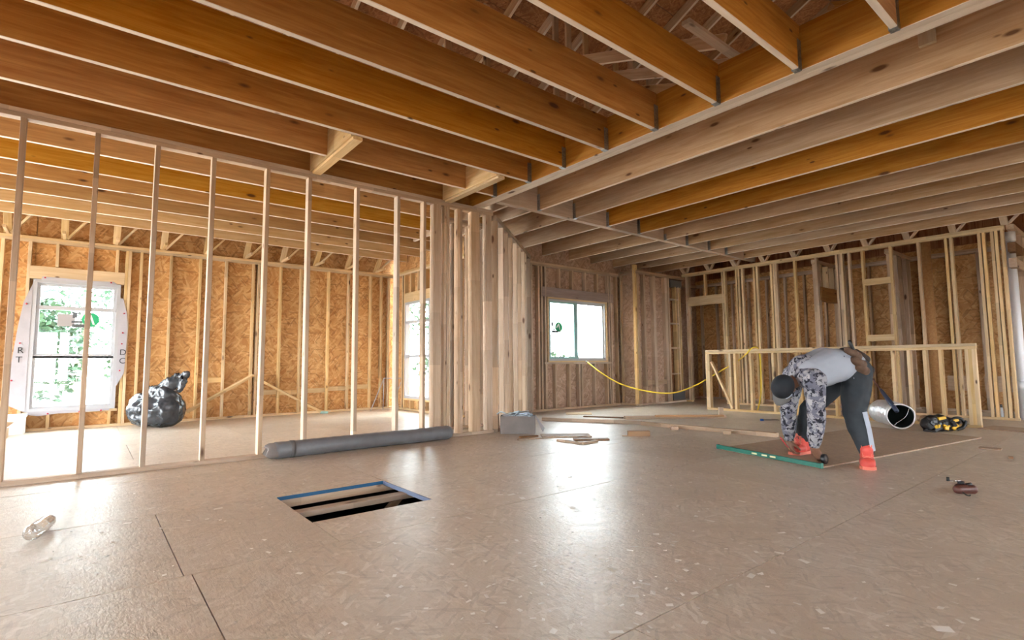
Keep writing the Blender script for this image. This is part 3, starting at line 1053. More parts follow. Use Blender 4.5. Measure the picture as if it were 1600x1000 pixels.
# tall left window
w1 = empty('window_1', (-0.14, 10.14, 0.27), 'tall white vinyl window with flashing edges in the back wall', 'window', kind='structure')
a, b, c, d = WL
frame('window_frame', w1, a, b, c, d, 10.10, 10.20, 0.045, 'white_vinyl')
frame('upper_sash', w1, a + .045, b - .045, 1.055, d - .045, 10.15, 10.18, 0.04, 'white_vinyl')
strip('sash_rail', 0, a + .045, b - .045, 1.735, 1.79, 10.125, 10.175, 'white_vinyl', w1)
strip('sash_rail', 0, a + .045, b - .045, 1.035, 1.085, 10.12, 10.18, 'white_vinyl', w1)
frame('lower_sash', w1, a + .045, b - .045, c + .045, 1.06, 10.12, 10.15, 0.03, 'white_vinyl')
pane(w1, a + .08, b - .08, 1.78, d - .08, 10.163)
pane(w1, a + .08, b - .08, 1.08, 1.74, 10.160)
pane(w1, a + .07, b - .07, c + .07, 1.04, 10.134)
# ragged flashing sheet round the opening, set on the studs
rag = []
outer = [(-0.86, 0.40), (-0.83, 0.75), (-0.80, 1.15), (-0.77, 1.5), (-0.73, 1.83), (-0.645, 2.10), (-0.60, 2.165)]
inner = [(-0.645, 0.27), (-0.645, 0.75), (-0.645, 1.15), (-0.645, 1.5), (-0.645, 1.83), (-0.645, 2.10), (-0.62, 2.165)]


def sheet(outer, inner, y=10.094):
    vs, fs = [], []
    for o_, i_ in zip(outer, inner):
        vs += [(o_[0], y - 0.006, o_[1]), (i_[0], y, i_[1])]
    for k in range(len(outer) - 1):
        fs.append((2 * k, 2 * k + 1, 2 * k + 3, 2 * k + 2))
    return mesh_obj('flashing_sheet', vs, fs, 'house_wrap', w1)


sheet(outer, inner)
sheet([(0.372, 0.62), (0.455, 0.80), (0.465, 1.1), (0.475, 1.5), (0.455, 1.72), (0.40, 1.95)], [(0.36, 0.60), (0.36, 0.80), (0.36, 1.1), (0.36, 1.5), (0.36, 1.72), (0.36, 1.95)])
sheet([(-0.55, 2.205), (-0.3, 2.20), (0.0, 2.19), (0.27, 2.20), (0.31, 2.17)], [(-0.56, 2.16), (-0.3, 2.16), (0.0, 2.16), (0.27, 2.16), (0.31, 2.155)])
sheet([(-0.62, 0.235), (-0.5, 0.21), (-0.3, 0.235), (0.0, 0.24), (0.3, 0.25)], [(-0.62, 0.275), (-0.5, 0.275), (-0.3, 0.275), (0.0, 0.275), (0.3, 0.275)])
for x, z in ((-0.52, 2.19), (0.24, 2.185), (-0.70, 1.80), (-0.74, 1.24), (-0.80, 0.72), (0.42, 1.72), (0.415, 1.42), (0.41, 1.25), (0.40, 0.84), (-0.4, 0.24), (-0.05, 0.245), (0.2, 0.25)):
    tube('cap_nail', [(x, 10.078, z), (x, 10.092, z)], 0.011, 'red_cap', w1, n=8)


def glyph(ch, x, z, h, y, mat, parent, name='lettering', rot=(math.pi / 2, 0, 0)):
    cu = bpy.data.curves.new('t', 'FONT')
    cu.body = ch
    cu.size = h
    cu.extrude = 0.0006
    o = bpy.data.objects.new('t', cu)
    COL.objects.link(o)
    dg = bpy.context.evaluated_depsgraph_get()
    dg.update()
    me = bpy.data.meshes.new_from_object(o.evaluated_get(dg))
    bpy.data.objects.remove(o)
    from mathutils import Euler
    mw = Euler(rot).to_matrix().to_4x4()
    mw.translation = (x, y, z)
    return link(name, me, mat, parent, mw)


glyph('R', -0.765, 1.10, 0.12, 10.080, 'black_ink', w1)
glyph('T', -0.775, 0.97, 0.12, 10.080, 'black_ink', w1)
glyph('D', 0.385, 1.08, 0.12, 10.080, 'black_ink', w1)
glyph('C', 0.385, 0.95, 0.12, 10.080, 'black_ink', w1)


def sticker(win, cx, cz, r, y):
    """round green mark with a white sweep and grey lines of small print, on the glass"""
    N = 28
    disc = [(cx + r * math.cos(2 * math.pi * k / N), y, cz + r * math.sin(2 * math.pi * k / N)) for k in range(N)]
    mesh_obj('green_mark', disc, [tuple(range(N))], 'green_ink', win)
    y -= 0.0015
    mesh_obj('white_mark', [(cx - 0.75 * r, y, cz - 0.1 * r), (cx - 0.15 * r, y, cz + 0.72 * r), (cx + 0.05 * r, y, cz + 0.7 * r), (cx + 0.5 * r, y, cz - 0.7 * r), (cx + 0.28 * r, y, cz - 0.75 * r), (cx - 0.1 * r, y, cz + 0.35 * r), (cx - 0.5 * r, y, cz - 0.2 * r)],
             [tuple(range(7))], 'white_ink', win)
    for (x0, x1, z0, z1) in ((-2.1, -1.15, 0.75, 1.0), (-2.0, -1.5, 0.15, 0.75), (-2.1, -0.95, -0.55, -0.25), (-2.0, -0.2, -1.15, -0.7)):
        mesh_obj('small_print', [(cx + x0 * r, y, cz + z0 * r), (cx + x1 * r, y, cz + z0 * r), (cx + x1 * r, y, cz + z1 * r), (cx + x0 * r, y, cz + z1 * r)], [(0, 1, 2, 3)], 'grey_ink', win)


sticker(w1, 0.02, 1.61, 0.105, 10.155)
for (x0, x1, z0, z1) in ((-0.36, -0.16, 1.50, 1.68), (-0.28, -0.16, 0.2, 0.2)):
    if z1 > z0:
        mesh_obj('window_label', [(x0, 10.155, z0), (x1, 10.155, z0), (x1, 10.155, z1), (x0, 10.155, z1)], [(0, 1, 2, 3)], 'pale_card', w1)

# sliding window
w2 = empty('window_2', (7.7, 7.44, 0.92), 'two-pane sliding window with teal centre stile', 'window', kind='structure')
a, b, c, d = WM
frame('buck_frame', w2, a - 0.03, b + 0.02, c - 0.005, d + 0.005, 7.40, 7.50, 0.03, 'pale_wood')
frame('window_frame', w2, a, b, c + 0.02, d - 0.02, 7.43, 7.50, 0.04, 'white_vinyl')
frame('sliding_sash', w2, a + .035, 7.69, c + .055, d - .055, 7.44, 7.465, 0.045, 'teal_vinyl')
frame('fixed_sash', w2, 7.63, b - .035, c + .055, d - .055, 7.468, 7.49, 0.03, 'white_vinyl')
strip('centre_stile', 0, 7.60, 7.70, c + .06, d - .06, 7.435, 7.466, 'teal_vinyl', w2)
pane(w2, a + .07, 7.66, c + .09, d - .09, 7.452)
pane(w2, 7.65, b - .06, c + .08, d - .08, 7.478)
sticker(w2, 7.18, 1.60, 0.10, 7.447)

# narrow side window
w3 = empty('window_3', (4.99, 9.05, 0.24), 'tall narrow white window in the short side wall', 'window', kind='structure')
y0, y1, z0, z1 = 10.10 - WS[1], 10.10 - WS[0], WS[2], WS[3]
for (ya, yb, za, zb) in ((y0, y0 + .05, z0, z1), (y1 - .05, y1, z0, z1), (y0, y1, z0, z0 + .05), (y0, y1, z1 - .05, z1), (y0, y1, 1.70, 1.75), (y0, y1, 1.03, 1.08)):
    board('window_frame', (4.97, (ya + yb) / 2, za), (4.97, (ya + yb) / 2, zb), yb - ya, 0.08, 'white_vinyl', w3, nrm=(1, 0, 0), ch=0.003)
for za, zb in ((z0 + .05, 1.03), (1.08, 1.70), (1.75, z1 - .05)):
    board('pane', (4.99, (y0 + y1) / 2, za), (4.99, (y0 + y1) / 2, zb), y1 - y0 - .1, 0.005, 'window_glass', w3, nrm=(1, 0, 0), ch=0)

# ---- trees outside
def tree(loc, h, r, n, mat, label, seed, trunk_h=1.6):
    rg = random.Random(seed)
    e = empty('tree', loc, label, 'tree')
    x, y, z = loc
    tube('trunk', [(x, y, z), (x + 0.05, y, z + h * 0.4), (x + 0.12, y + 0.1, z + h * 0.8)], [0.16, 0.12, 0.04], 'bark', e, n=8)
    vs, fs = [], []
    lobes = []
    for k in range(16):
        an, el = rg.uniform(0, 6.28), rg.uniform(-0.55, 1)
        rr = r * rg.uniform(0.35, 0.8)
        lobes.append((x + rr * math.cos(an), y + rr * math.sin(an), z + h * 0.6 + el * h * 0.34, r * rg.uniform(0.3, 0.5)))
    for k in range(n):
        lx, ly, lz, lr = rg.choice(lobes)
        d = Vector((rg.gauss(0, 1), rg.gauss(0, 1), rg.gauss(0, 1))).normalized() * lr * rg.uniform(0.6, 1.05)
        c = Vector((lx, ly, lz)) + d
        if c.z < z + 0.1:
            continue
        s = rg.uniform(0.05, 0.11)
        u = Vector((rg.gauss(0, 1), rg.gauss(0, 1), rg.gauss(0, 0.6))).normalized()
        v = u.orthogonal().normalized()
        v = Matrix.Rotation(rg.uniform(0, 6.28), 3, u) @ v
        k0 = len(vs)
        vs += [c - u * s, c + v * s * 0.5, c + u * s, c - v * s * 0.5]
        fs.append((k0, k0 + 1, k0 + 2, k0 + 3))
    o = mesh_obj('foliage', vs, fs, mat, e)
    o['kind'] = 'stuff'


tree((-1.25, 14.4, -0.75), 3.1, 1.15, 2600, 'leaf_green', 'dense green tree seen through the left side of the tall window', 1)
tree((1.35, 15.1, -0.75), 2.75, 0.95, 2400, 'leaf_pale', 'pale green bushy tree outside the right side of the tall window', 2)
tree((-0.2, 21.5, -0.75), 6.0, 1.6, 2000, 'leaf_green', 'tall tree farther off beyond the tall window', 3)
tree((9.6, 11.4, -0.75), 1.9, 0.9, 1500, 'leaf_pale', 'low pale shrub outside the left pane of the sliding window', 4)
tree((11.6, 11.8, -0.75), 1.8, 0.8, 1100, 'leaf_pale', 'low thin shrub outside the right pane of the sliding window', 5)
tree((8.0, 12.5, -0.75), 3.4, 1.3, 2600, 'leaf_green', 'green tree outside the narrow side window', 6)

# ---- loose framing in the left room
def thing_board(name, label, p0, p1, wd, th, mat, cat, group=None, nrm=(0, 0, 1)):
    return tag(board(name, p0, p1, wd, th, mat, None, nrm), label, cat, group)


thing_board('brace_board', 'pale diagonal brace rising from floor towards middle of back wall', (1.06, 9.86, 0.045), (2.28, 10.045, 0.735), 0.038, 0.085, 'pale_wood', 'board', nrm=(0, 1, 0.2))
thing_board('brace_board', 'pale diagonal brace falling from middle of back wall to floor', (2.36, 10.045, 0.66), (3.40, 9.86, 0.045), 0.038, 0.085, 'pale_wood', 'board', nrm=(0, 1, 0.2))

# ================================================================== THINGS
# vent pipe
pp = onx(1588, 500, 11.0)
pc.location = (11.0, pp.y, 0)
tube('pipe_run', [(11.0, pp.y, 0), (11.0, pp.y, 1.4), (11.0, pp.y, 2.72)], 0.062, 'pvc_white', pc, n=16)
tube('pipe_collar', [(11.0, pp.y, 2.72), (11.0, pp.y, 2.86)], 0.075, 'pvc_white', pc, n=16)
tube('pipe_collar', [(11.0, pp.y, 0.42), (11.0, pp.y, 0.58)], 0.072, 'pvc_white', pc, n=16)

# ---- grey wrapped roll along the partition
rt = empty('wrapped_roll', (2.4, 5.53, 0), 'long grey plastic wrapped roll lying along the open stud partition', 'roll')
pts, rr = [], []
for k in range(60):
    t = k / 59
    pts.append((1.46 + (3.47 - 1.46) * t, 5.50 + 0.02 * t, 0.081))
    q = 0.080 + 0.0012 * math.sin(k * 1.9)
    if t < 0.12:
        q += 0.002 * math.sin(k * 4.1)
    if t > 0.985:
        q -= 0.01
    rr.append(q)
tube('roll_body', pts, rr, 'grey_plastic', rt, n=24)
# crumpled open end of the wrap
vs, fs = [], []
N = 20
for ring, (dx, rad) in enumerate(((0.02, 0.079), (-0.04, 0.077), (-0.075, 0.062), (-0.085, 0.048), (-0.03, 0.04))):
    for k in range(N):
        a = 2 * math.pi * k / N
        r = rad * (1 + 0.14 * math.sin(2 * a + 1) * (ring > 0) + 0.07 * math.sin(5 * a + ring) * (ring > 0))
        vs.append((1.46 + dx + 0.012 * math.sin(3 * a) * (ring > 0), 5.50 + r * math.cos(a), max(0.004, 0.078 + r * math.sin(a))))
for ring in range(4):
    for k in range(N):
        fs.append((ring * N + k, (ring + 1) * N + k, (ring + 1) * N + (k + 1) % N, ring * N + (k + 1) % N))
fs.append(tuple(4 * N + k for k in range(N)))
mesh_obj('crumpled_end', vs, fs, 'grey_card', rt, smooth=True)
tube('tape_band', [(1.60, 5.50, 0.081), (1.64, 5.50, 0.081)], 0.0825, 'dull_grey', rt, n=24)

# ---- black rubbish bag
bl = onz(217, 672)
Rg = Vector((RI.x, RI.y, 0)).normalized()
Fg = Vector((FW.x, FW.y, 0)).normalized()


def bp(a, b, z):          # a along picture right, b away
    return bl + Fg * 0.33 + Rg * a + Fg * b + Vector((0, 0, z))


Zv = Vector((0, 0, 1))
me = blob_mesh('bag', [
    (bp(-0.13, 0, 0.25), 0.25, bp(0.15, 0.02, 0.25), 0.25),
    (bp(-0.24, 0, 0.34), 0.15, bp(0.0, 0, 0.47), 0.14),
    (bp(-0.02, 0, 0.44), 0.15, bp(0.17, 0, 0.46), 0.14),
    (bp(0.02, 0, 0.55), axes(Rg * 0.22 + Zv * 0.05, Fg * 0.12, Zv * 0.09)),
    (bp(0.20, -0.02, 0.63), axes(Rg * 0.22 + Zv * 0.12, Fg * 0.08, Zv * 0.11 - Rg * 0.03)),
    (bp(0.36, -0.02, 0.70), axes(Rg * 0.14 + Zv * 0.08, Fg * 0.06, Zv * 0.10 + Rg * 0.01)),
    (bp(0.40, -0.03, 0.63), axes(Rg * 0.06, Fg * 0.04, Zv * 0.12 + Rg * 0.03)),
    (bp(0.16, -0.05, 0.52), 0.10, bp(0.24, 0, 0.40), 0.12)], 0.014, 2)
for v in me.vertices:
    q = (v.co - bl) * 3.6 + Vector((11.3, 4.7, 2.9))
    rdg = 1 - abs(mnoise.noise(Vector((q.x * 0.8 + q.z * 1.1, q.y * 0.8, q.z * 0.6 - q.x * 0.5)))) * 2.4
    r2 = 1 - abs(mnoise.noise(q * 2.1 + Vector((3, 1, 7)))) * 2.4
    r3 = 1 - abs(mnoise.noise(q * 4.5 + Vector((8, 4, 2)))) * 2.4
    v.co += v.normal * (0.026 * rdg + 0.013 * r2 + 0.006 * r3 - 0.022)
    if v.co.z < 0.002:
        v.co.z = 0.002
mw = recenter(me)
tag(link('rubbish_bag', me, 'bag_plastic', None, mw), 'full black plastic rubbish bag with twisted top below the tall window', 'bag')

# ---- boxes at the left edge
fb = empty('foam_box', (-0.82, 9.86, 0), 'white foam box against the back wall under tall window edge', 'box')
board('box_body', (-0.80, 9.90, 0.0), (-0.80, 9.90, 0.225), 0.36, 0.30, 'foam_white', fb, nrm=(0, 1, 0), ch=0.01)
board('box_lid', (-0.80, 9.90, 0.225), (-0.80, 9.90, 0.26), 0.38, 0.32, 'foam_white', fb, nrm=(0, 1, 0), ch=0.008)
cb = empty('cardboard_box', (-0.90, 9.42, 0), 'brown cardboard box with folded flap in front of white foam box', 'box')
board('box_body', (-0.92, 9.42, 0.0), (-0.92, 9.42, 0.115), 0.34, 0.26, 'cardboard', cb, nrm=(0, 1, 0), ch=0.003)
mesh_obj('box_flap', [(-1.08, 9.55, 0.115), (-0.78, 9.55, 0.115), (-0.70, 9.48, 0.19), (-1.0, 9.46, 0.22), (-1.08, 9.56, 0.118), (-0.78, 9.56, 0.118), (-0.70, 9.49, 0.193), (-1.0, 9.47, 0.223)],
         [(0, 1, 2, 3), (7, 6, 5, 4), (0, 4, 5, 1), (1, 5, 6, 2), (2, 6, 7, 3), (3, 7, 4, 0)], 'cardboard', cb)
board('tape_strip', (-1.05, 9.29, 0.06), (-0.85, 9.29, 0.06), 0.003, 0.012, 'black_plastic', cb, ch=0)

# ---- thin white stand in the back corner
st = empty('wire_stand', (4.4, 9.75, 0), 'thin white bent wire stand on the floor near the side window', 'stand')
a0, a1, a2, a3 = ony(579, 637, 9.75), ony(600, 591, 9.75), ony(629, 591, 9.75), ony(621, 612, 9.75)
a0.z = 0.006
for p, q in ((a0, a1), (a1, a2), (a2, a3)):
    tube('rod', [p, q], 0.008, 'white_vinyl', st, n=8)
tube('rod', [a1, a1 + Vector((0.08, 0.2, -a1.z + 0.006))], 0.008, 'white_vinyl', st, n=8)
tube('rod', [a3, Vector((a3.x + 0.02, a3.y, 0.006))], 0.008, 'white_vinyl', st, n=8)
gp = onz(506, 646)
gt = empty('green_carton', gp, 'small green carton on the floor at foot of the back wall', 'carton')
board('carton_body', gp + Vector((-0.05, 0.04, 0.02)), gp + Vector((0.06, -0.04, 0.02)), 0.05, 0.04, 'teal_vinyl', gt)
board('carton_flap', gp + Vector((0.06, -0.04, 0.04)), gp + Vector((0.10, -0.06, 0.045)), 0.05, 0.003, 'teal_vinyl', gt, ch=0)

# ---- clear bottle at the left
p0 = onz(48, 846) + Vector((0, 0, 0.041))
p1 = onz(80, 822) + Vector((0, 0, 0.041))
ax = (p1 - p0).normalized()
bo = empty('plastic_bottle', p0 - Vector((0, 0, 0.041)), 'clear plastic bottle lying on its side on bare floor near partition', 'bottle')
prof = [(0.0, 0.010), (0.004, 0.034), (0.012, 0.040), (0.03, 0.041), (0.10, 0.040), (0.11, 0.038), (0.12, 0.040), (0.20, 0.040), (0.235, 0.036), (0.26, 0.022), (0.275, 0.014), (0.285, 0.014)]
tube('bottle_body', [p0 + ax * t for t, r in prof], [r for t, r in prof], 'clear_plastic', bo, n=24)
tube('bottle_base_ring', [p0 + ax * t for t in (-0.002, 0.004)], 0.036, 'clear_plastic', bo, n=24, caps=False)
tube('bottle_label', [p0 + ax * t for t in (0.125, 0.195)], 0.0408, 'clear_plastic', bo, n=24, caps=False)
tube('bottle_cap', [p0 + ax * t for t in (0.278, 0.30)], 0.016, 'white_vinyl', bo, n=14)

# ---- cardboard box with plastic at the diagonal wall
q0, q1 = onz(782, 678), onz(836, 678)
u = (q1 - q0).normalized()
n_ = Vector((-u.y, u.x, 0))
bx = empty('open_box', q0, 'grey open cardboard box of wrapped plastic at foot of slanting wall', 'box')
W_, D_, H_ = (q1 - q0).length, 0.20, 0.225


def bq(a, b, z):
    return q0 + u * a + n_ * b + Vector((0, 0, z))


for nm, A, B, dd in (('box_side', (0, 0), (W_, 0), n_), ('box_side', (0, D_), (W_, D_), n_), ('box_side', (0, 0), (0, D_), u), ('box_side', (W_, 0), (W_, D_), u)):
    board(nm, bq(A[0], A[1], H_ / 2), bq(B[0], B[1], H_ / 2), 0.005, H_, 'grey_card', bx, ch=0)
board('box_bottom', bq(0, D_ / 2, 0.003), bq(W_, D_ / 2, 0.003), D_, 0.005, 'grey_card', bx, ch=0)
mesh_obj('box_flap', [bq(W_, 0, H_), bq(W_, D_, H_), bq(W_ + 0.12, D_ - 0.01, 0.05), bq(W_ + 0.10, 0.02, 0.02), bq(W_ + .003, 0, H_), bq(W_ + .003, D_, H_), bq(W_ + 0.124, D_ - 0.01, 0.052), bq(W_ + 0.104, 0.02, 0.022)],
         [(0, 1, 2, 3), (7, 6, 5, 4), (0, 4, 5, 1), (1, 5, 6, 2), (2, 6, 7, 3), (3, 7, 4, 0)], 'pale_card', bx)
rg = random.Random(5)
for k in range(9):
    a, b = rg.uniform(0.02, W_ - 0.12), rg.uniform(0.03, D_ - 0.05)
    o = board('plastic_packet', bq(a, b, H_ - 0.02 + rg.uniform(0, 0.05)), bq(a + rg.uniform(0.10, 0.16), b + rg.uniform(-0.05, 0.05), H_ + rg.uniform(0.0, 0.05)), 0.09, 0.018, 'pale_blue_plastic', bx, nrm=(rg.uniform(-.4, .4), rg.uniform(-.4, .4), 1), ch=0.006)
tube('plastic_strap', spline([bq(-0.05, 0.05, H_ + 0.02), bq(0.0, 0.06, H_ + 0.05), bq(0.06, 0.08, H_ + 0.03)]), 0.008, 'pale_blue_plastic', bx, n=8)
board('paper_scrap', bq(0.02, -0.03, 0.002), bq(0.09, -0.05, 0.002), 0.05, 0.003, 'pale_card', bx, ch=0) if False else None

# ---- loose timber on the floor
def lying(name, label, a, b, wd, th, mat, z=0.0, group=None, cat='board'):
    A, B = onz(*a, z), onz(*b, z)
    return thing_board(name, label, (A.x, A.y, z + th / 2), (B.x, B.y, z + th / 2), wd, th, mat, cat, group)


lying('lumber_board', 'long pale board on the floor with its end nearest the slider window wall', (848, 657), (1003, 663), 0.09, 0.05, 'stud_wood')
lying('lumber_board', 'long pale board continuing across the floor towards the railing and worker', (1004, 664), (1215, 683), 0.09, 0.05, 'stud_wood')
lying('lumber_board', 'thick timber lying under a thinner board before the stair railing', (976, 655), (1133, 653), 0.10, 0.05, 'stud_wood')
lying('lumber_board', 'thin board resting on top of the thick timber before railing', (1024, 651.5), (1130, 651), 0.08, 0.03, 'header_wood', z=0.05)
lying('lumber_board', 'thin dark strip of wood on the floor touching end of the thick timber', (912, 651.5), (974, 653.5), 0.06, 0.02, 'dark_wood')
lying('offcut_block', 'small upright block standing behind the thick timber', (1123, 648), (1130, 648), 0.06, 0.13, 'stud_wood', cat='offcut')
lying('panel_offcut', 'thin pale panel scrap lying near the sliding window wall', (884, 646.5), (924, 646.5), 0.30, 0.012, 'pale_wood', cat='offcut')
lying('panel_offcut', 'broad white edged panel scrap lying between grey box and long board', (846, 682), (922, 681), 0.26, 0.016, 'sheet_osb', cat='offcut')
lying('panel_offcut', 'short dark split strip between grey box and broad panel scrap', (812, 684), (840, 682), 0.05, 0.016, 'dark_wood', cat='offcut')
lying('panel_offcut', 'thin splintered lath lying over floor by grey box', (809, 688), (861, 684.5), 0.035, 0.012, 'stud_wood', cat='offcut')
lying('panel_offcut', 'brown board scrap angled in front of broad panel scrap', (872, 689), (912, 694), 0.06, 0.022, 'stud_wood', cat='offcut')
lying('panel_offcut', 'brown board scrap meeting another at a shallow angle', (910, 694.5), (932, 690.5), 0.05, 0.022, 'stud_wood', cat='offcut')
lying('panel_offcut', 'reddish edged strip beside the angled board scraps', (896, 687.5), (951, 687), 0.12, 0.016, 'dark_wood', cat='offcut')
lying('offcut_block', 'brown rectangular wood block alone on the floor', (981, 681), (1015, 681), 0.08, 0.06, 'header_wood', cat='offcut')
lying('offcut_block', 'thin sliver beside the brown wood block', (972, 681.5), (981, 681.5), 0.04, 0.01, 'stud_wood', cat='offcut')
lying('offcut_block', 'small square block lying against the long board', (1048, 671.5), (1059, 671.5), 0.07, 0.045, 'stud_wood', cat='offcut')
lying('offcut_block', 'small tan block in front of the long board by railing', (1130, 678), (1142, 678.5), 0.06, 0.04, 'stud_wood', cat='offcut')
lying('panel_offcut', 'pale ragged panel strip lying right of the plywood sheet', (1530, 700), (1565, 703), 0.12, 0.012, 'sheet_osb', cat='offcut')
lying('offcut_block', 'short dark stick on bare floor right of the plywood sheet', (1576, 716.5), (1583, 717), 0.03, 0.02, 'dark_wood', cat='offcut')
lying('panel_offcut', 'large thin panel leaning low by foot of right stud wall end', (1540, 668), (1640, 676), 0.5, 0.012, 'sheet_osb', cat='offcut')
# blue tipped tool
t0, t1 = onz(1188, 656, 0.02), onz(1216, 656, 0.02)
tl = empty('scraper', (t0.x, t0.y, 0), 'long flat tool with blue handle on the floor before railing', 'tool')
tube('handle', [t0, t0.lerp(t1, 0.18)], 0.016, 'blue_plastic', tl, n=10)
board('blade', t0.lerp(t1, 0.16), t1, 0.09, 0.008, 'dull_grey', tl)

# ---- plywood sheet
A, B, C_, D = [Vector((x, y, 0)) for x, y in ((5.16, 2.99), (4.875, 1.90), (8.08, 1.41), (8.32, 2.62))]
vs = [p + Vector((0, 0, z)) for z in (0.0005, 0.0125) for p in (A, B, C_, D)]
o = mesh_obj('plywood_sheet', vs, [(0, 3, 2, 1)[::-1], (4, 5, 6, 7), (0, 1, 5, 4), (1, 2, 6, 5), (2, 3, 7, 6), (3, 0, 4, 7)], 'sheet_osb')
bm = bmesh.new(); bm.from_mesh(o.data); bmesh.ops.recalc_face_normals(bm, faces=bm.faces); bm.to_mesh(o.data); bm.free()
tag(o, 'large brown strand board sheet lying flat under the bending worker', 'panel')

# ---- level
l0, l1 = onz(1122, 702.5), onz(1284, 734)
lv = empty('spirit_level', (l0 + l1) / 2, 'long green metal spirit level lying along the edge of the sheet', 'level')
d = (l1 - l0).normalized()
nn = Vector((-d.y, d.x, 0))
zz = Vector((0, 0, 0.032))
board('level_body', l0 + zz, l1 + zz, 0.026, 0.040, 'green_metal', lv, ch=0.004)
for t in (0.003, 0.997):
    c = l0.lerp(l1, t) + zz
    board('end_cap', c - d * 0.01, c + d * 0.01, 0.03, 0.044, 'green_metal', lv)
for t in (0.41, 0.51, 0.59):
    c = l0.lerp(l1, t) + zz
    tube('vial', [c - d * 0.03, c + d * 0.03], 0.0155, 'vial_yellow', lv, n=10)

# ---- hose
tp = onx(1176, 545, 9.22)
hp = [ony(918, 566, 7.38), ony(940, 583, 7.0), ony(970, 600, 6.6), ony(1010, 611, 6.2), ony(1050, 614, 5.9), ony(1085, 603, 5.75), ony(1120, 583, 5.5), ony(1150, 566, 5.1), onx(1166, 553, 9.19), Vector((9.20, tp.y, 1.14)), Vector((9.33, tp.y - 0.04, 1.134)), Vector((9.42, tp.y - 0.03, 0.9)), Vector((9.45, tp.y, 0.35)), Vector((9.5, tp.y + 0.1, 0.015))]
hs = empty('air_hose', (9.3, tp.y, 0), 'yellow air hose sagging from the sliding window to the stair railing', 'hose')
tube('hose_line', spline(hp, 10), 0.013, 'yellow_hose', hs, n=8)
tube('hose_end', [hp[0] + Vector((-0.03, 0.03, 0.02)), hp[0] + Vector((0.01, -0.01, -0.008))], 0.014, 'steel', hs, n=8)

# ---- foil duct
dm, db = dep(1408, 659, 6.85), dep(1375, 640, 7.55)
dm.z, db.z = 0.177, 0.184
du = empty('foil_duct', ((dm + db) / 2).xy.to_3d(), 'short length of silver foil flexible duct with black open mouth', 'duct')
ax = (db - dm).normalized()
pts, rr = [], []
for k in range(50):
    t = k / 49
    pts.append(dm.lerp(db, t) + Vector((0, 0, 0.01 * math.sin(t * 3))))
    rr.append(0.158 + 0.007 * math.sin(k * 1.7) - 0.02 * max(0, t - 0.9) * 10)
vs, fs = tube_geo(pts, rr, 28, caps=False)
for i, v in enumerate(vs):
    v += (v - pts[i // 28]) * (0.05 * mnoise.noise(v * 14))
fs.append(tuple(49 * 28 + k for k in range(28)))
o = mesh_obj('foil_jacket', vs, fs, 'foil', du, smooth=True)
tube('mouth_rim', [dm + (Vector(v) - dm) * 0.995 for v in vs[:28]] + [vs[0]], 0.009, 'foil', du, n=6, caps=False)
vs2, fs2 = tube_geo([dm + ax * t for t in (0.003, 0.15, 0.35)], [0.146, 0.14, 0.13], 24, caps=False)
fs2.append(tuple(48 + k for k in range(24)))
mesh_obj('duct_liner', vs2, fs2, 'dark_liner', du, smooth=True)
sd = ax.cross(Vector((0, 0, 1))).normalized()
tube('wire_coil', spline([dm + sd * 0.10 + Vector((0, 0, 0.12)) - ax * 0.004, dm + sd * 0.05 - ax * 0.012 + Vector((0, 0, 0.0)), dm - sd * 0.06 - ax * 0.01 + Vector((0, 0, -0.09)), dm - sd * 0.08 - ax * 0.004 + Vector((0, 0, -0.13))]), 0.004, 'steel', du, n=6)

# long handled tool leaning on the railing, foot beside the duct
b0 = dep(1401, 650, 6.80)
b0.z = max(b0.z, 0.26)
e0 = onx(1341, 562, 9.20)
dr = (e0 - b0).normalized()
top = b0 + dr * 1.9
hb = empty('leaning_pole', b0, 'dark long-handled tool leaning from the duct mouth against the railing', 'tool')
foot = b0 - dr * 0.02
tube('sleeve', [foot, b0 + dr * 0.20, b0 + dr * 0.50, b0 + dr * 0.54], [0.026, 0.03, 0.022, 0.014], 'navy', hb, n=10)
tube('pole', [b0 + dr * 0.52, e0 + dr * 0.12], 0.012, 'rust_red', hb, n=8)
# ---- yellow and black tool bag
tb = onz(1487, 676)
tg = empty('tool_bag', tb, 'black and yellow tool bag slumped on the floor beside foil duct', 'bag')


def tq(a, b, z):
    return tb + Fg * 0.16 + Rg * a + Fg * b + Vector((0, 0, z))


me = blob_mesh('bag', [(tq(-0.15, 0, 0.085), 0.09, tq(0.13, 0, 0.08), 0.075), (tq(-0.12, 0, 0.13), 0.075, tq(0.05, 0.02, 0.14), 0.06), (tq(0.10, 0, 0.10), 0.05, tq(0.21, 0, 0.12), 0.04)], 0.012, 3)
for v in me.vertices:
    v.co += v.normal * 0.022 * mnoise.noise(v.co * 13)
    v.co.z = max(v.co.z, 0.002)
mw = recenter(me)
link('bag_body', me, 'black_plastic', tg, mw)
rg = random.Random(21)
for k in range(16):
    a, z = rg.uniform(-0.20, 0.20), rg.uniform(0.03, 0.17)
    c = tq(a, -0.088 + 0.25 * max(0, z - 0.10) + 0.5 * max(0, abs(a) - 0.12), z)
    d_ = (Rg * rg.uniform(-1, 1) + Vector((0, 0, rg.uniform(-1, 1)))).normalized() * rg.uniform(0.02, 0.05)
    board('yellow_panel' if k % 2 else 'dark_flap', c - d_, c + d_, rg.uniform(0.025, 0.05), 0.022, 'yellow_plastic' if k % 2 else 'black_plastic', tg, nrm=-Fg + Vector((rg.uniform(-.4, .4), 0, rg.uniform(0, .5))), ch=0.005)
tube('bag_handle', spline([tq(0.08, -0.05, 0.13), tq(0.13, -0.07, 0.17), tq(0.20, -0.08, 0.16), tq(0.25, -0.08, 0.07)]), 0.017, 'black_plastic', tg, n=8)
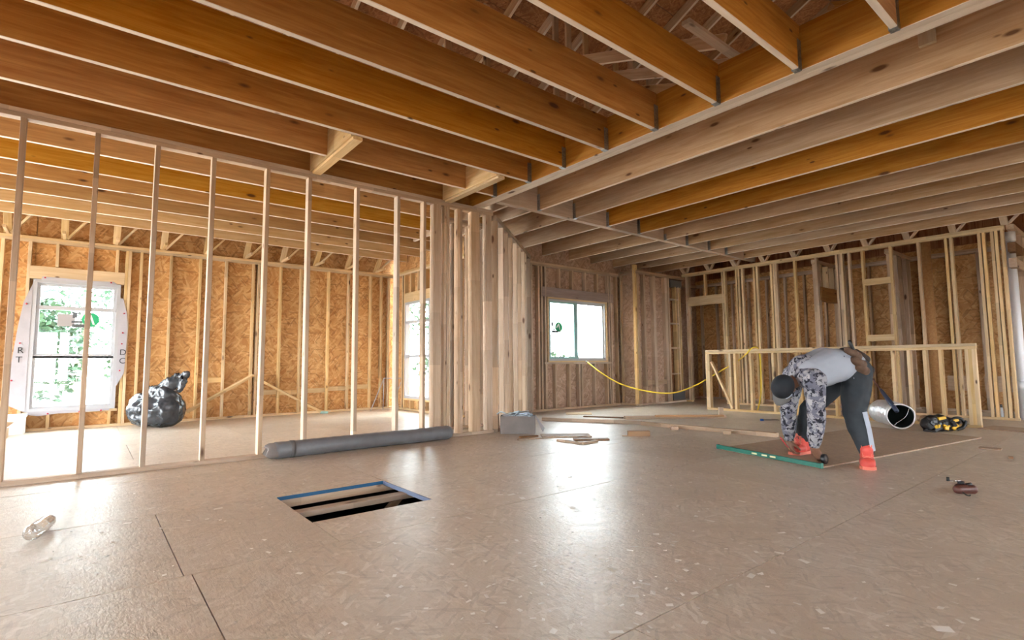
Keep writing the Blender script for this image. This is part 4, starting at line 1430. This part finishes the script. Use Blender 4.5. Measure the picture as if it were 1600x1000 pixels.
tube('bag_handle', spline([tq(0.12, -0.10, 0.03), tq(0.18, -0.12, 0.06), tq(0.25, -0.08, 0.13)]), 0.022, 'black_plastic', tg, n=8)
tube('bag_strap', spline([tq(-0.22, -0.05, 0.03), tq(-0.28, -0.08, 0.02), tq(-0.16, -0.12, 0.012)]), 0.010, 'black_plastic', tg, n=8)
# crumpled clear wrap behind it
wpz = tq(0.06, 0.30, 0)
me = blob_mesh('w', [(wpz + Vector((-0.06, 0, 0.09)), 0.09, wpz + Vector((0.1, 0, 0.08)), 0.08)], 0.02, 1)
for v in me.vertices:
    v.co += v.normal * 0.05 * mnoise.noise(v.co * 9)
    v.co.z = max(v.co.z, 0.001)
for p in me.polygons:
    p.use_smooth = False
mw = recenter(me)
tag(link('plastic_wrap', me, 'clear_plastic', None, mw), 'crumpled clear plastic wrap on the floor behind the tool bag', 'wrap')

# spray cans
for px, lab in ((1554, 'white spray can with black cap by the right stud wall'), (1564, 'white spray can with black cap by the right stud wall')):
    c = onz(px, 652)
    e = empty('spray_can', c, lab, 'can', 'spray cans by the right stud wall')
    tube('can_body', [c + Vector((0, 0, z)) for z in (0, 0.01, 0.14, 0.155)], [0.03, 0.034, 0.034, 0.028], 'white_vinyl', e, n=14)
    tube('can_cap', [c + Vector((0, 0, z)) for z in (0.155, 0.20)], [0.028, 0.026], 'black_plastic', e, n=14)

# ---- chalk reel
c = onz(1518, 775)
c = c + Fg * 0.05
cr_ = empty('chalk_reel', c, 'small dark red chalk line reel with crank lying on bare floor', 'chalk reel')


def cq(a, b, z):
    return c + Rg * a + Fg * b + Vector((0, 0, z))


me = blob_mesh('c', [(cq(-0.045, 0, 0.032), 0.030, cq(0.05, 0.0, 0.032), 0.032), (cq(-0.02, 0.02, 0.04), 0.028, cq(0.03, 0.02, 0.042), 0.028)], 0.005, 3)
for v in me.vertices:
    v.co.z = max(0.001, v.co.z)
mw = recenter(me)
link('reel_case', me, 'rust_red', cr_, mw)
tube('reel_hub', [cq(-0.01, 0.015, 0.066), cq(-0.01, 0.015, 0.082)], 0.02, 'black_plastic', cr_, n=14)
tube('crank_arm', [cq(-0.01, 0.015, 0.082), cq(-0.085, 0.03, 0.085)], 0.004, 'steel', cr_, n=6)
tube('crank_knob', [cq(-0.085, 0.03, 0.082), cq(-0.085, 0.03, 0.108)], 0.0095, 'black_plastic', cr_, n=10)
tube('line_hook', spline([cq(-0.04, -0.03, 0.02), cq(-0.035, -0.055, 0.006), cq(-0.02, -0.06, 0.005), cq(-0.008, -0.05, 0.006)]), 0.004, 'black_plastic', cr_, n=6)
tube('thumb_lock', [cq(0.015, 0.0, 0.06), cq(0.045, 0.0, 0.066)], 0.012, 'black_plastic', cr_, n=8)

# ---- wood flakes and bits strewn over the floor
rg = random.Random(11)
vs, fs = [], []
for k in range(420):
    if k < 260:
        px, py = rg.gauss(930, 170), rg.uniform(690, 990)
    elif k < 330:
        px, py = rg.uniform(60, 480), rg.uniform(740, 900)
    else:
        px, py = rg.uniform(300, 1550), rg.uniform(720, 990)
    p = onz(px, py)
    if HX0 - 0.1 < p.x < HX1 + 0.1 and HY0 - 0.1 < p.y < HY1 + 0.1:
        continue
    s = rg.uniform(0.004, 0.016) * (1 if rg.random() < 0.85 else 1.8)
    an = rg.uniform(0, 6.28)
    u = Vector((math.cos(an), math.sin(an), 0)) * s
    v = Vector((-u.y, u.x, 0)) * rg.uniform(0.25, 0.7)
    k0 = len(vs)
    vs += [p - u - v + Vector((0, 0, 0.001)), p + u - v + Vector((0, 0, 0.001)), p + u + v + Vector((0, 0, 0.004)), p - u + v + Vector((0, 0, 0.002))]
    fs.append((k0, k0 + 1, k0 + 2, k0 + 3))
tag(mesh_obj('wood_flakes', vs, fs, 'flake'), 'pale wood flakes and sawdust bits strewn over the floor', 'debris', kind='stuff')

# ================================================================== THE WORKER
hipN, hipF = dep(1338, 580, 4.74), dep(1322, 578, 4.97)
hipC = (hipN + hipF) / 2
chest = dep(1262, 582, 4.72)
mid = dep(1292, 573, 4.78)
waist = dep(1320, 569, 4.84)
neck = dep(1250, 590, 4.70)
headc = dep(1224, 605, 4.62)
shN, shF = dep(1272, 597, 4.52), dep(1240, 588, 4.92)
elN, elF = dep(1276, 655, 4.54), dep(1232, 642, 5.00)
wrN, wrF = dep(1272, 700, 4.58), dep(1233, 689, 5.04)
knN, anN = dep(1335, 646, 4.58), dep(1354, 706, 4.50)
knF, anF = dep(1264, 640, 5.00), dep(1258, 698, 5.10)
anN.z = 0.11
toeF, heelF = onz(1236, 713), onz(1263, 709.5)
toeF.z = heelF.z = 0.0125
anF = heelF.lerp(toeF, 0.30) + Vector((0, 0, 0.105))
side = (shN - shF).normalized()
base = Vector((5.25, 1.85, 0))
pe = empty('person', base, 'worker in grey shirt, camouflage sleeves and red shoes bending over level', 'person')
upH = (-RI * 0.72 - FW * 0.60 + UP * 0.18).normalized()
fwH = (-UP * 0.93 - RI * 0.25 + FW * 0.1)
fwH = (fwH - upH * fwH.dot(upH)).normalized()
sdH = fwH.cross(upH).normalized()      # head side axis
segs = []
# torso, limbs
for s in (-0.05, 0.05):
    segs += [(chest + side * s, 0.125, mid + side * s, 0.135), (mid + side * s, 0.135, waist + side * s, 0.125)]
segs += [(waist, 0.13, hipC, 0.13), (hipN, 0.10, hipF, 0.10), (shN, 0.062, shF, 0.062), (chest, 0.10, neck, 0.06), (neck, 0.056, headc - upH * 0.02, 0.06)]
for sh, el, wr in ((shN, elN, wrN), (shF, elF, wrF)):
    segs += [(sh, 0.056, el, 0.043), (el, 0.043, wr, 0.028)]
for hp_, kn, an in ((hipN, knN, anN), (hipF, knF, anF)):
    segs += [(hp_, 0.09, kn, 0.058), (kn, 0.058, kn.lerp(an, 0.3), 0.058), (kn.lerp(an, 0.3), 0.058, an, 0.035)]
# head with jaw, nose, brow, ears
segs.append((headc, axes(sdH * 0.075, fwH * 0.095, upH * 0.098)))
segs.append((headc + fwH * 0.045 - upH * 0.075, axes(sdH * 0.05, fwH * 0.05, upH * 0.05)))
segs.append((headc + fwH * 0.092 - upH * 0.018, 0.012, headc + fwH * 0.108 - upH * 0.045, 0.016))
segs.append((headc + fwH * 0.092 - upH * 0.082 - sdH * 0.02, 0.008, headc + fwH * 0.092 - upH * 0.082 + sdH * 0.02, 0.008))
for s in (-1, 1):
    segs.append((headc + sdH * 0.078 * s - upH * 0.02 - fwH * 0.005, axes(sdH * 0.012, fwH * 0.02, upH * 0.032)))


def hand(wr, dr, pn, th, curl, spread):
    """palm, four fingers of unequal length and a thumb; dr finger direction, pn palm normal, th thumb side"""
    out = []
    kn = wr + dr * 0.085
    for s in (-0.024, 0.0, 0.024):
        out.append((wr + th * s * 0.6, 0.021, kn + th * s, 0.0155))
    for k, (s, ln) in enumerate(((0.036, 0.070), (0.012, 0.079), (-0.012, 0.073), (-0.036, 0.058))):
        p = kn + th * s
        d = (dr + th * s * spread).normalized()
        ang = 0.0
        for j, fr in enumerate((0.45, 0.30, 0.25)):
            ang += curl[j]
            dd = (d * math.cos(ang) + pn * math.sin(ang)).normalized()
            q = p + dd * ln * fr
            out.append((p, 0.0095 - 0.001 * j, q, 0.0088 - 0.001 * j))
            p = q
    t0 = wr + dr * 0.025 + th * 0.028
    t1 = t0 + (dr * 0.55 + th * 0.6 + pn * 0.45).normalized() * 0.042
    t2 = t1 + (dr * 0.75 + th * 0.1 + pn * 0.6).normalized() * 0.032
    t3 = t2 + (dr * 0.8 - th * 0.2 + pn * 0.5).normalized() * 0.026
    out += [(t0, 0.015, t1, 0.0115), (t1, 0.0115, t2, 0.0105), (t2, 0.0105, t3, 0.0085)]
    return out


Z = Vector((0, 0, 1))
dN = (-Z * 0.82 + RI * 0.42 - FW * 0.1).normalized()
pN = (RI * 0.62 + FW * 0.55 + Z * 0.45)
pN = (pN - dN * pN.dot(dN)).normalized()
tN = dN.cross(pN)
if tN.dot(FW) < 0:
    tN = -tN
dF = (-Z * 0.9 + RI * 0.1 - FW * 0.25).normalized()
pF = (RI * 0.9 - FW * 0.1)
pF = (pF - dF * pF.dot(dF)).normalized()
tF = dF.cross(pF)
if tF.dot(FW) > 0:
    tF = -tF
hN0 = wrN.copy()
hF0 = wrF.copy()
segs += hand(hN0, dN, pN, tN, (0.35, 0.6, 0.5), 4.0)
segs += hand(hF0, dF, pF, tF, (0.45, 0.7, 0.5), 3.0)
me = blob_mesh('body', segs, 0.0055, 2)
for v in me.vertices:
    v.co.z = max(v.co.z, 0.008)
mw = recenter(me)
body = link('body', me, 'skin', pe, mw)
for s in (-1, 1):
    c = headc + fwH * 0.088 + sdH * 0.031 * s - upH * 0.005
    me = blob_mesh('eye', [(c, axes(sdH * 0.012, fwH * 0.012, upH * 0.010))], 0.003, 0)
    link('eye', me, 'white_ink', body, recenter(me))


def cloth(name, segs, voxel, mat, amp=0.0, fr=9.0, parent=None, lab=None, clip=None):
    me = blob_mesh(name, segs, voxel, 4)
    if amp:
        for v in me.vertices:
            n = mnoise.noise(Vector((v.co.x * fr, v.co.y * fr, v.co.z * fr * 0.8)))
            n2 = 1 - 2 * abs(mnoise.noise(v.co * fr * 1.7 + Vector((5, 2, 9))))
            v.co += v.normal * amp * (n + 0.5 * n2)
    mw = recenter(me)
    o = link(name, me, mat, parent or pe, mw)
    if lab:
        o['label'] = lab
    return o


# shirt: wide back, hanging a little at the belly
sg = []
for s in (-0.065, 0.065):
    sg += [(chest + side * s + UP * 0.0, 0.135, mid + side * s + UP * 0.012, 0.158), (mid + side * s + UP * 0.012, 0.158, waist + side * s + UP * 0.0, 0.135)]
sg += [(mid - UP * 0.05 + side * 0.02 - RI * 0.02, 0.125, chest - UP * 0.04 + RI * 0.06, 0.11), (chest + side * 0.08, 0.115, shN + RI * 0.04, 0.06), (chest - side * 0.08, 0.115, shF + RI * 0.03, 0.06)]
cloth('shirt', sg, 0.012, 'shirt_grey', 0.006, 7, lab='pale grey shirt stretched over the bent back')
# camouflage yoke and sleeves, one garment
sg = [(shN + UP * 0.015, 0.098, neck + UP * 0.02, 0.088), (shF + UP * 0.015, 0.095, neck + UP * 0.02, 0.088), (chest - RI * 0.03 + UP * 0.035, 0.125, neck + UP * 0.01, 0.08), (neck + UP * 0.04, 0.06, chest - RI * 0.04 + UP * 0.05 - FW * 0.04, 0.09), (chest - RI * 0.01 - FW * 0.05, 0.105, shN, 0.085)]
for sh, el, wr in ((shN, elN, wrN), (shF, elF, wrF)):
    sg += [(sh, 0.086, el, 0.070), (el, 0.070, wr.lerp(el, 0.38), 0.060), (wr.lerp(el, 0.38), 0.060, wr.lerp(el, 0.22), 0.050)]
cloth('sleeves', sg, 0.010, 'camouflage', 0.008, 11, lab='grey and black camouflage long sleeves')
for wr, el in ((wrN, elN), (wrF, elF)):
    d = (el - wr).normalized()
    tube('cuff', [wr + d * 0.012, wr + d * 0.055], [0.040, 0.048], 'camouflage', pe, n=18)
# trousers
sg = [(hipN + UP * 0.0, 0.125, hipF, 0.125), (hipC + RI * 0.03, 0.14, waist + RI * 0.02 - UP * 0.0, 0.135)]
sg += [(hipN, 0.125, hipN.lerp(knN, 0.5), 0.112), (hipN.lerp(knN, 0.5), 0.112, knN, 0.088), (knN, 0.088, knN.lerp(anN, 0.4), 0.080), (knN.lerp(anN, 0.4), 0.080, anN + Z * 0.03, 0.058)]
sg += [(hipF, 0.122, hipF.lerp(knF, 0.5), 0.105), (hipF.lerp(knF, 0.5), 0.105, knF, 0.082), (knF, 0.082, knF.lerp(anF, 0.4), 0.075), (knF.lerp(anF, 0.4), 0.075, anF + Z * 0.03, 0.055)]
tr = cloth('trousers', sg, 0.011, 'trouser_grey', 0.008, 10, lab='dark grey tracksuit trousers with pale side stripe')


def stripe(pts, rads, out, wd):
    vs, fs = [], []
    for i, (p, r) in enumerate(zip(pts, rads)):
        ax_ = (pts[min(i + 1, len(pts) - 1)] - pts[max(i - 1, 0)]).normalized()
        o0 = (out - ax_ * out.dot(ax_)).normalized()
        tt = ax_.cross(o0)
        for k in range(-2, 3):
            a = k / 2 * wd / r / 2
            vs.append(p + (o0 * math.cos(a) + tt * math.sin(a)) * (r + 0.009))
    for i in range(len(pts) - 1):
        for k in range(4):
            fs.append((i * 5 + k, i * 5 + k + 1, (i + 1) * 5 + k + 1, (i + 1) * 5 + k))
    return mesh_obj('side_stripe', vs, fs, 'stripe_grey', tr, smooth=True)


sp = [knN.lerp(anN + Z * 0.02, t) for t in (0.0, 0.15, 0.3, 0.45, 0.6, 0.75, 0.9, 1.0)]
stripe(sp, [0.086, 0.083, 0.081, 0.078, 0.073, 0.067, 0.062, 0.058], (RI * 0.52 - FW * 0.85), 0.075)
sp = [knF.lerp(anF + Z * 0.02, t) for t in (0.3, 0.5, 0.7, 0.85)]
stripe(sp, [0.076, 0.072, 0.066, 0.06], (-RI * 0.5 + FW * 0.8), 0.04)
for pts_ in (((1334, 590), (1335, 594), (1338, 594), (1340, 591)), ((1340, 592), (1342, 590), (1342, 588))):
    tube('trouser_mark', [dep(px_, py_, 4.612) for px_, py_ in pts_], 0.0028, 'stripe_grey', tr, n=6)

# cap
N, Mr = 28, 9
vs, fs = [], []
cc = headc + upH * 0.012 - fwH * 0.004
for i in range(Mr + 1):
    el = math.pi / 2 * (i / Mr) * 1.0 - 0.12 * (1 - i / Mr)
    for k in range(N):
        a = 2 * math.pi * k / N
        vs.append(cc + sdH * (0.092 * math.cos(el) * math.cos(a)) + fwH * (0.108 * math.cos(el) * math.sin(a)) + upH * (0.112 * math.sin(el)))
for i in range(Mr):
    for k in range(N):
        fs.append((i * N + k, i * N + (k + 1) % N, (i + 1) * N + (k + 1) % N, (i + 1) * N + k))
cap = mesh_obj('cap', vs, fs, 'cap_black', pe, smooth=True)
vs, fs = [], []
for j in range(5):
    e = j / 4
    for k in range(11):
        a = math.pi * (0.18 + 0.64 * k / 10)
        r = 1 + 0.62 * e * math.sin(math.pi * k / 10) ** 0.55
        sag = -0.004 - 0.022 * e - 0.03 * (1 - math.sin(a))
        vs.append(cc + sdH * (0.091 * math.cos(a) * (1 + 0.12 * e)) + fwH * (0.107 * math.sin(a) * r) + upH * sag)
for j in range(4):
    for k in range(10):
        fs.append((j * 11 + k, j * 11 + k + 1, (j + 1) * 11 + k + 1, (j + 1) * 11 + k))
br = mesh_obj('brim', vs, fs, 'dull_grey', cap, smooth=True)
br.modifiers.new('t', 'SOLIDIFY').thickness = 0.004
tube('cap_trim', [cc + sdH * (0.094 * math.cos(a)) + fwH * (0.110 * math.sin(a)) - upH * 0.010 for a in [math.pi * (0.55 + 0.35 * k / 10) for k in range(11)]], 0.0035, 'stripe_grey', cap, n=6)
tube('cap_trim', [cc + sdH * (0.094 * math.cos(a)) + fwH * (0.110 * math.sin(a)) - upH * 0.004 for a in [math.pi * (0.02 + 0.12 * k / 6) for k in range(7)]], 0.005, 'coral_light', cap, n=6)

# shoes
def shoe(toe, heel, an, name_label):
    d = (toe - heel)
    d.z = 0
    d.normalize()
    s = Vector((-d.y, d.x, 0))
    e = empty('shoe', heel, name_label)
    e.parent = pe
    e.matrix_basis = wmat(pe).inverted() @ Matrix.Translation(heel)
    L = (toe - heel).length
    P = lambda t, z, o=0.0: heel + d * (L * t) + s * o + Z * z
    sg_ = [(P(0.16, 0.055), 0.048, P(0.45, 0.055), 0.05), (P(0.45, 0.052, 0.014), 0.045, P(0.78, 0.046, 0.014), 0.042), (P(0.45, 0.052, -0.014), 0.045, P(0.78, 0.046, -0.014), 0.042), (P(0.76, 0.045, 0.006), 0.046, P(0.84, 0.042, 0), 0.040),
           (P(0.20, 0.07), 0.05, an + Z * 0.03, 0.056), (P(0.42, 0.09), 0.045, an + d * 0.03 + Z * 0.04, 0.05)]
    me = blob_mesh('upper', sg_, 0.007, 3)
    for v in me.vertices:
        v.co.z = max(v.co.z, 0.016)
    link('upper', me, 'coral', e, recenter(me))
    # sole
    vs, fs = [], []
    prof = [(-0.03, 0.03), (0.03, 0.048), (0.2, 0.053), (0.4, 0.051), (0.65, 0.060), (0.82, 0.057), (0.95, 0.040), (1.0, 0.016)]
    out = [(t, w_) for t, w_ in prof] + [(t, -w_) for t, w_ in reversed(prof)]
    n = len(out)
    for z in (0.0005, 0.026):
        for t, w_ in out:
            vs.append(P(t, z, w_ * (1.02 if z < 0.01 else 1.0)))
    fs = [tuple(range(n))[::-1], tuple(range(n, 2 * n))] + [(i, (i + 1) % n, n + (i + 1) % n, n + i) for i in range(n)]
    mesh_obj('sole', vs, fs, 'coral_light', e)
    # laces and tongue
    for k in range(4):
        t = 0.50 + 0.075 * k
        z = 0.128 - 0.009 * k - 0.003 * k * k
        tube('lace', spline([P(t, z - 0.016, -0.036), P(t, z + 0.002, 0.0), P(t, z - 0.016, 0.036)], 5), 0.0055, 'coral_light', e, n=6)
    ton = mesh_obj('tongue', [P(0.60, 0.112, -0.034), P(0.60, 0.112, 0.034), P(0.56, 0.195, 0.040), P(0.56, 0.195, -0.040), P(0.54, 0.112, -0.03), P(0.54, 0.112, 0.03), P(0.50, 0.195, 0.036), P(0.50, 0.195, -0.036)],
                   [(0, 1, 2, 3), (7, 6, 5, 4), (0, 4, 5, 1), (1, 5, 6, 2), (2, 6, 7, 3), (3, 7, 4, 0)], 'coral_light', e)
    for k, h in enumerate((0.010, 0.018, 0.026)):
        o_ = -0.016 + 0.013 * k
        b0_, b1_ = P(0.592, 0.145, o_), P(0.592 - 0.04 * h / 0.083, 0.145 + h, o_ - 0.006)
        mesh_obj('shoe_mark', [b0_ + d * 0.004, b0_ + s * 0.008 + d * 0.004, b1_ + s * 0.008 + d * 0.004, b1_ + d * 0.004], [(0, 1, 2, 3)], 'black_ink', e)
    tube('sock', [an + Z * 0.03, an + Z * 0.10], 0.043, 'stripe_grey', e, n=14)
    return e


toeN = onz(1357, 735)
heelN = Vector((anN.x, anN.y, 0)) + (Vector((anN.x, anN.y, 0)) - toeN).normalized() * 0.07
shoe(toeN, heelN, anN, 'coral red high-top shoe of the near foot')
shoe(toeF, heelF, anF, 'coral red high-top shoe of the far foot')

# tool belt with pouches
tdir = (waist - mid).normalized()
wc_ = waist + tdir * 0.035 - UP * 0.005
e2 = side
e1 = tdir.cross(e2).normalized()
tb_ = empty('tool_belt', wc_, 'brown leather tool belt with pouches')
tb_.parent = pe
tb_.matrix_basis = wmat(pe).inverted() @ Matrix.Translation(wc_)
vs, fs = [], []
for i in range(32):
    a = 2 * math.pi * i / 32
    for (dr_, dt) in ((0.0, -0.022), (0.008, -0.022), (0.008, 0.022), (0.0, 0.022)):
        vs.append(wc_ + e2 * ((0.205 + dr_) * math.cos(a)) + e1 * ((0.150 + dr_) * math.sin(a)) + tdir * dt)
for i in range(32):
    for k in range(4):
        fs.append((i * 4 + k, i * 4 + (k + 1) % 4, ((i + 1) % 32) * 4 + (k + 1) % 4, ((i + 1) % 32) * 4 + k))
mesh_obj('belt', vs, fs, 'dark_leather', tb_, smooth=True)
for px, py, d_, w_, h_, mt in ((1332, 552, 4.66, 0.10, 0.07, 'leather'), (1344, 556, 4.74, 0.11, 0.08, 'dark_leather'), (1340, 566, 4.62, 0.09, 0.05, 'leather'), (1352, 572, 4.70, 0.09, 0.08, 'dark_leather'), (1346, 576, 4.62, 0.07, 0.05, 'leather'), (1311, 571, 4.635, 0.06, 0.02, 'leather')):
    c = dep(px, py, d_)
    me = blob_mesh('pouch', [(c - RI * w_ * 0.35 + UP * h_ * 0.3, 0.038, c + RI * w_ * 0.4 - UP * h_ * 0.4, 0.042), (c + FW * 0.05, 0.04, c - FW * 0.02, 0.035)], 0.008, 2)
    link('pouch', me, mt, tb_, recenter(me))
for k in range(3):
    a = dep(1340 + 3 * k, 560 + 2 * k, 4.62)
    tube('nail_bundle', [a, a + RI * 0.04 - UP * 0.05], 0.006, 'steel' if k == 1 else 'leather', tb_, n=6)
hm = empty('hammer', dep(1337, 553, 4.66), 'hammer with black grip carried in worker tool belt', 'hammer')
tube('grip', [dep(1327, 533, 4.60), dep(1333, 546, 4.64), dep(1337, 555, 4.66)], [0.014, 0.015, 0.012], 'black_plastic', hm, n=10)
tube('shaft', [dep(1336, 553, 4.66), dep(1349, 579, 4.68)], 0.009, 'steel', hm, n=8)
tube('hammer_head', [dep(1345, 582, 4.66), dep(1349, 580, 4.67), dep(1357, 577, 4.69)], [0.016, 0.017, 0.008], 'steel', hm, n=10)
pk = tube('pen', [dep(1319, 556, 4.60), dep(1319.5, 566, 4.62)], 0.005, 'navy', tb_, n=6)
tube('carabiner', spline([dep(1347, 580, 4.62), dep(1352, 577, 4.62), dep(1358, 577, 4.63), dep(1352, 583, 4.62)]), 0.005, 'steel', tb_, n=6)

# tape measure and pencil in the hands
kN = hN0 + dN * 0.10 + pN * 0.028
kc = dep(1288, 717, 4.53)
kc.z = max(kc.z, 0.058)
tm = empty('tape_measure', kc, 'black round tape reel held in the near hand of the worker', 'tape measure')
an_ = (-FW * 0.75 + RI * 0.55 + Z * 0.1).normalized()
tube('reel_case', [kc - an_ * 0.018, kc - an_ * 0.014, kc + an_ * 0.014, kc + an_ * 0.018], [0.036, 0.042, 0.042, 0.036], 'black_plastic', tm, n=22)
tube('reel_hub', [kc - an_ * 0.021, kc + an_ * 0.021], 0.02, 'dull_grey', tm, n=16)
pn_ = empty('pencil', dep(1231, 697, 4.98), 'red pencil held in the far hand of the worker', 'pencil')
tube('pencil_shaft', [dep(1219, 683, 4.96), dep(1232, 700, 5.0)], 0.005, 'red_cap', pn_, n=6)
tube('pencil_tip', [dep(1232, 700, 5.0), dep(1234, 703, 5.0)], [0.005, 0.001], 'pale_wood', pn_, n=6)
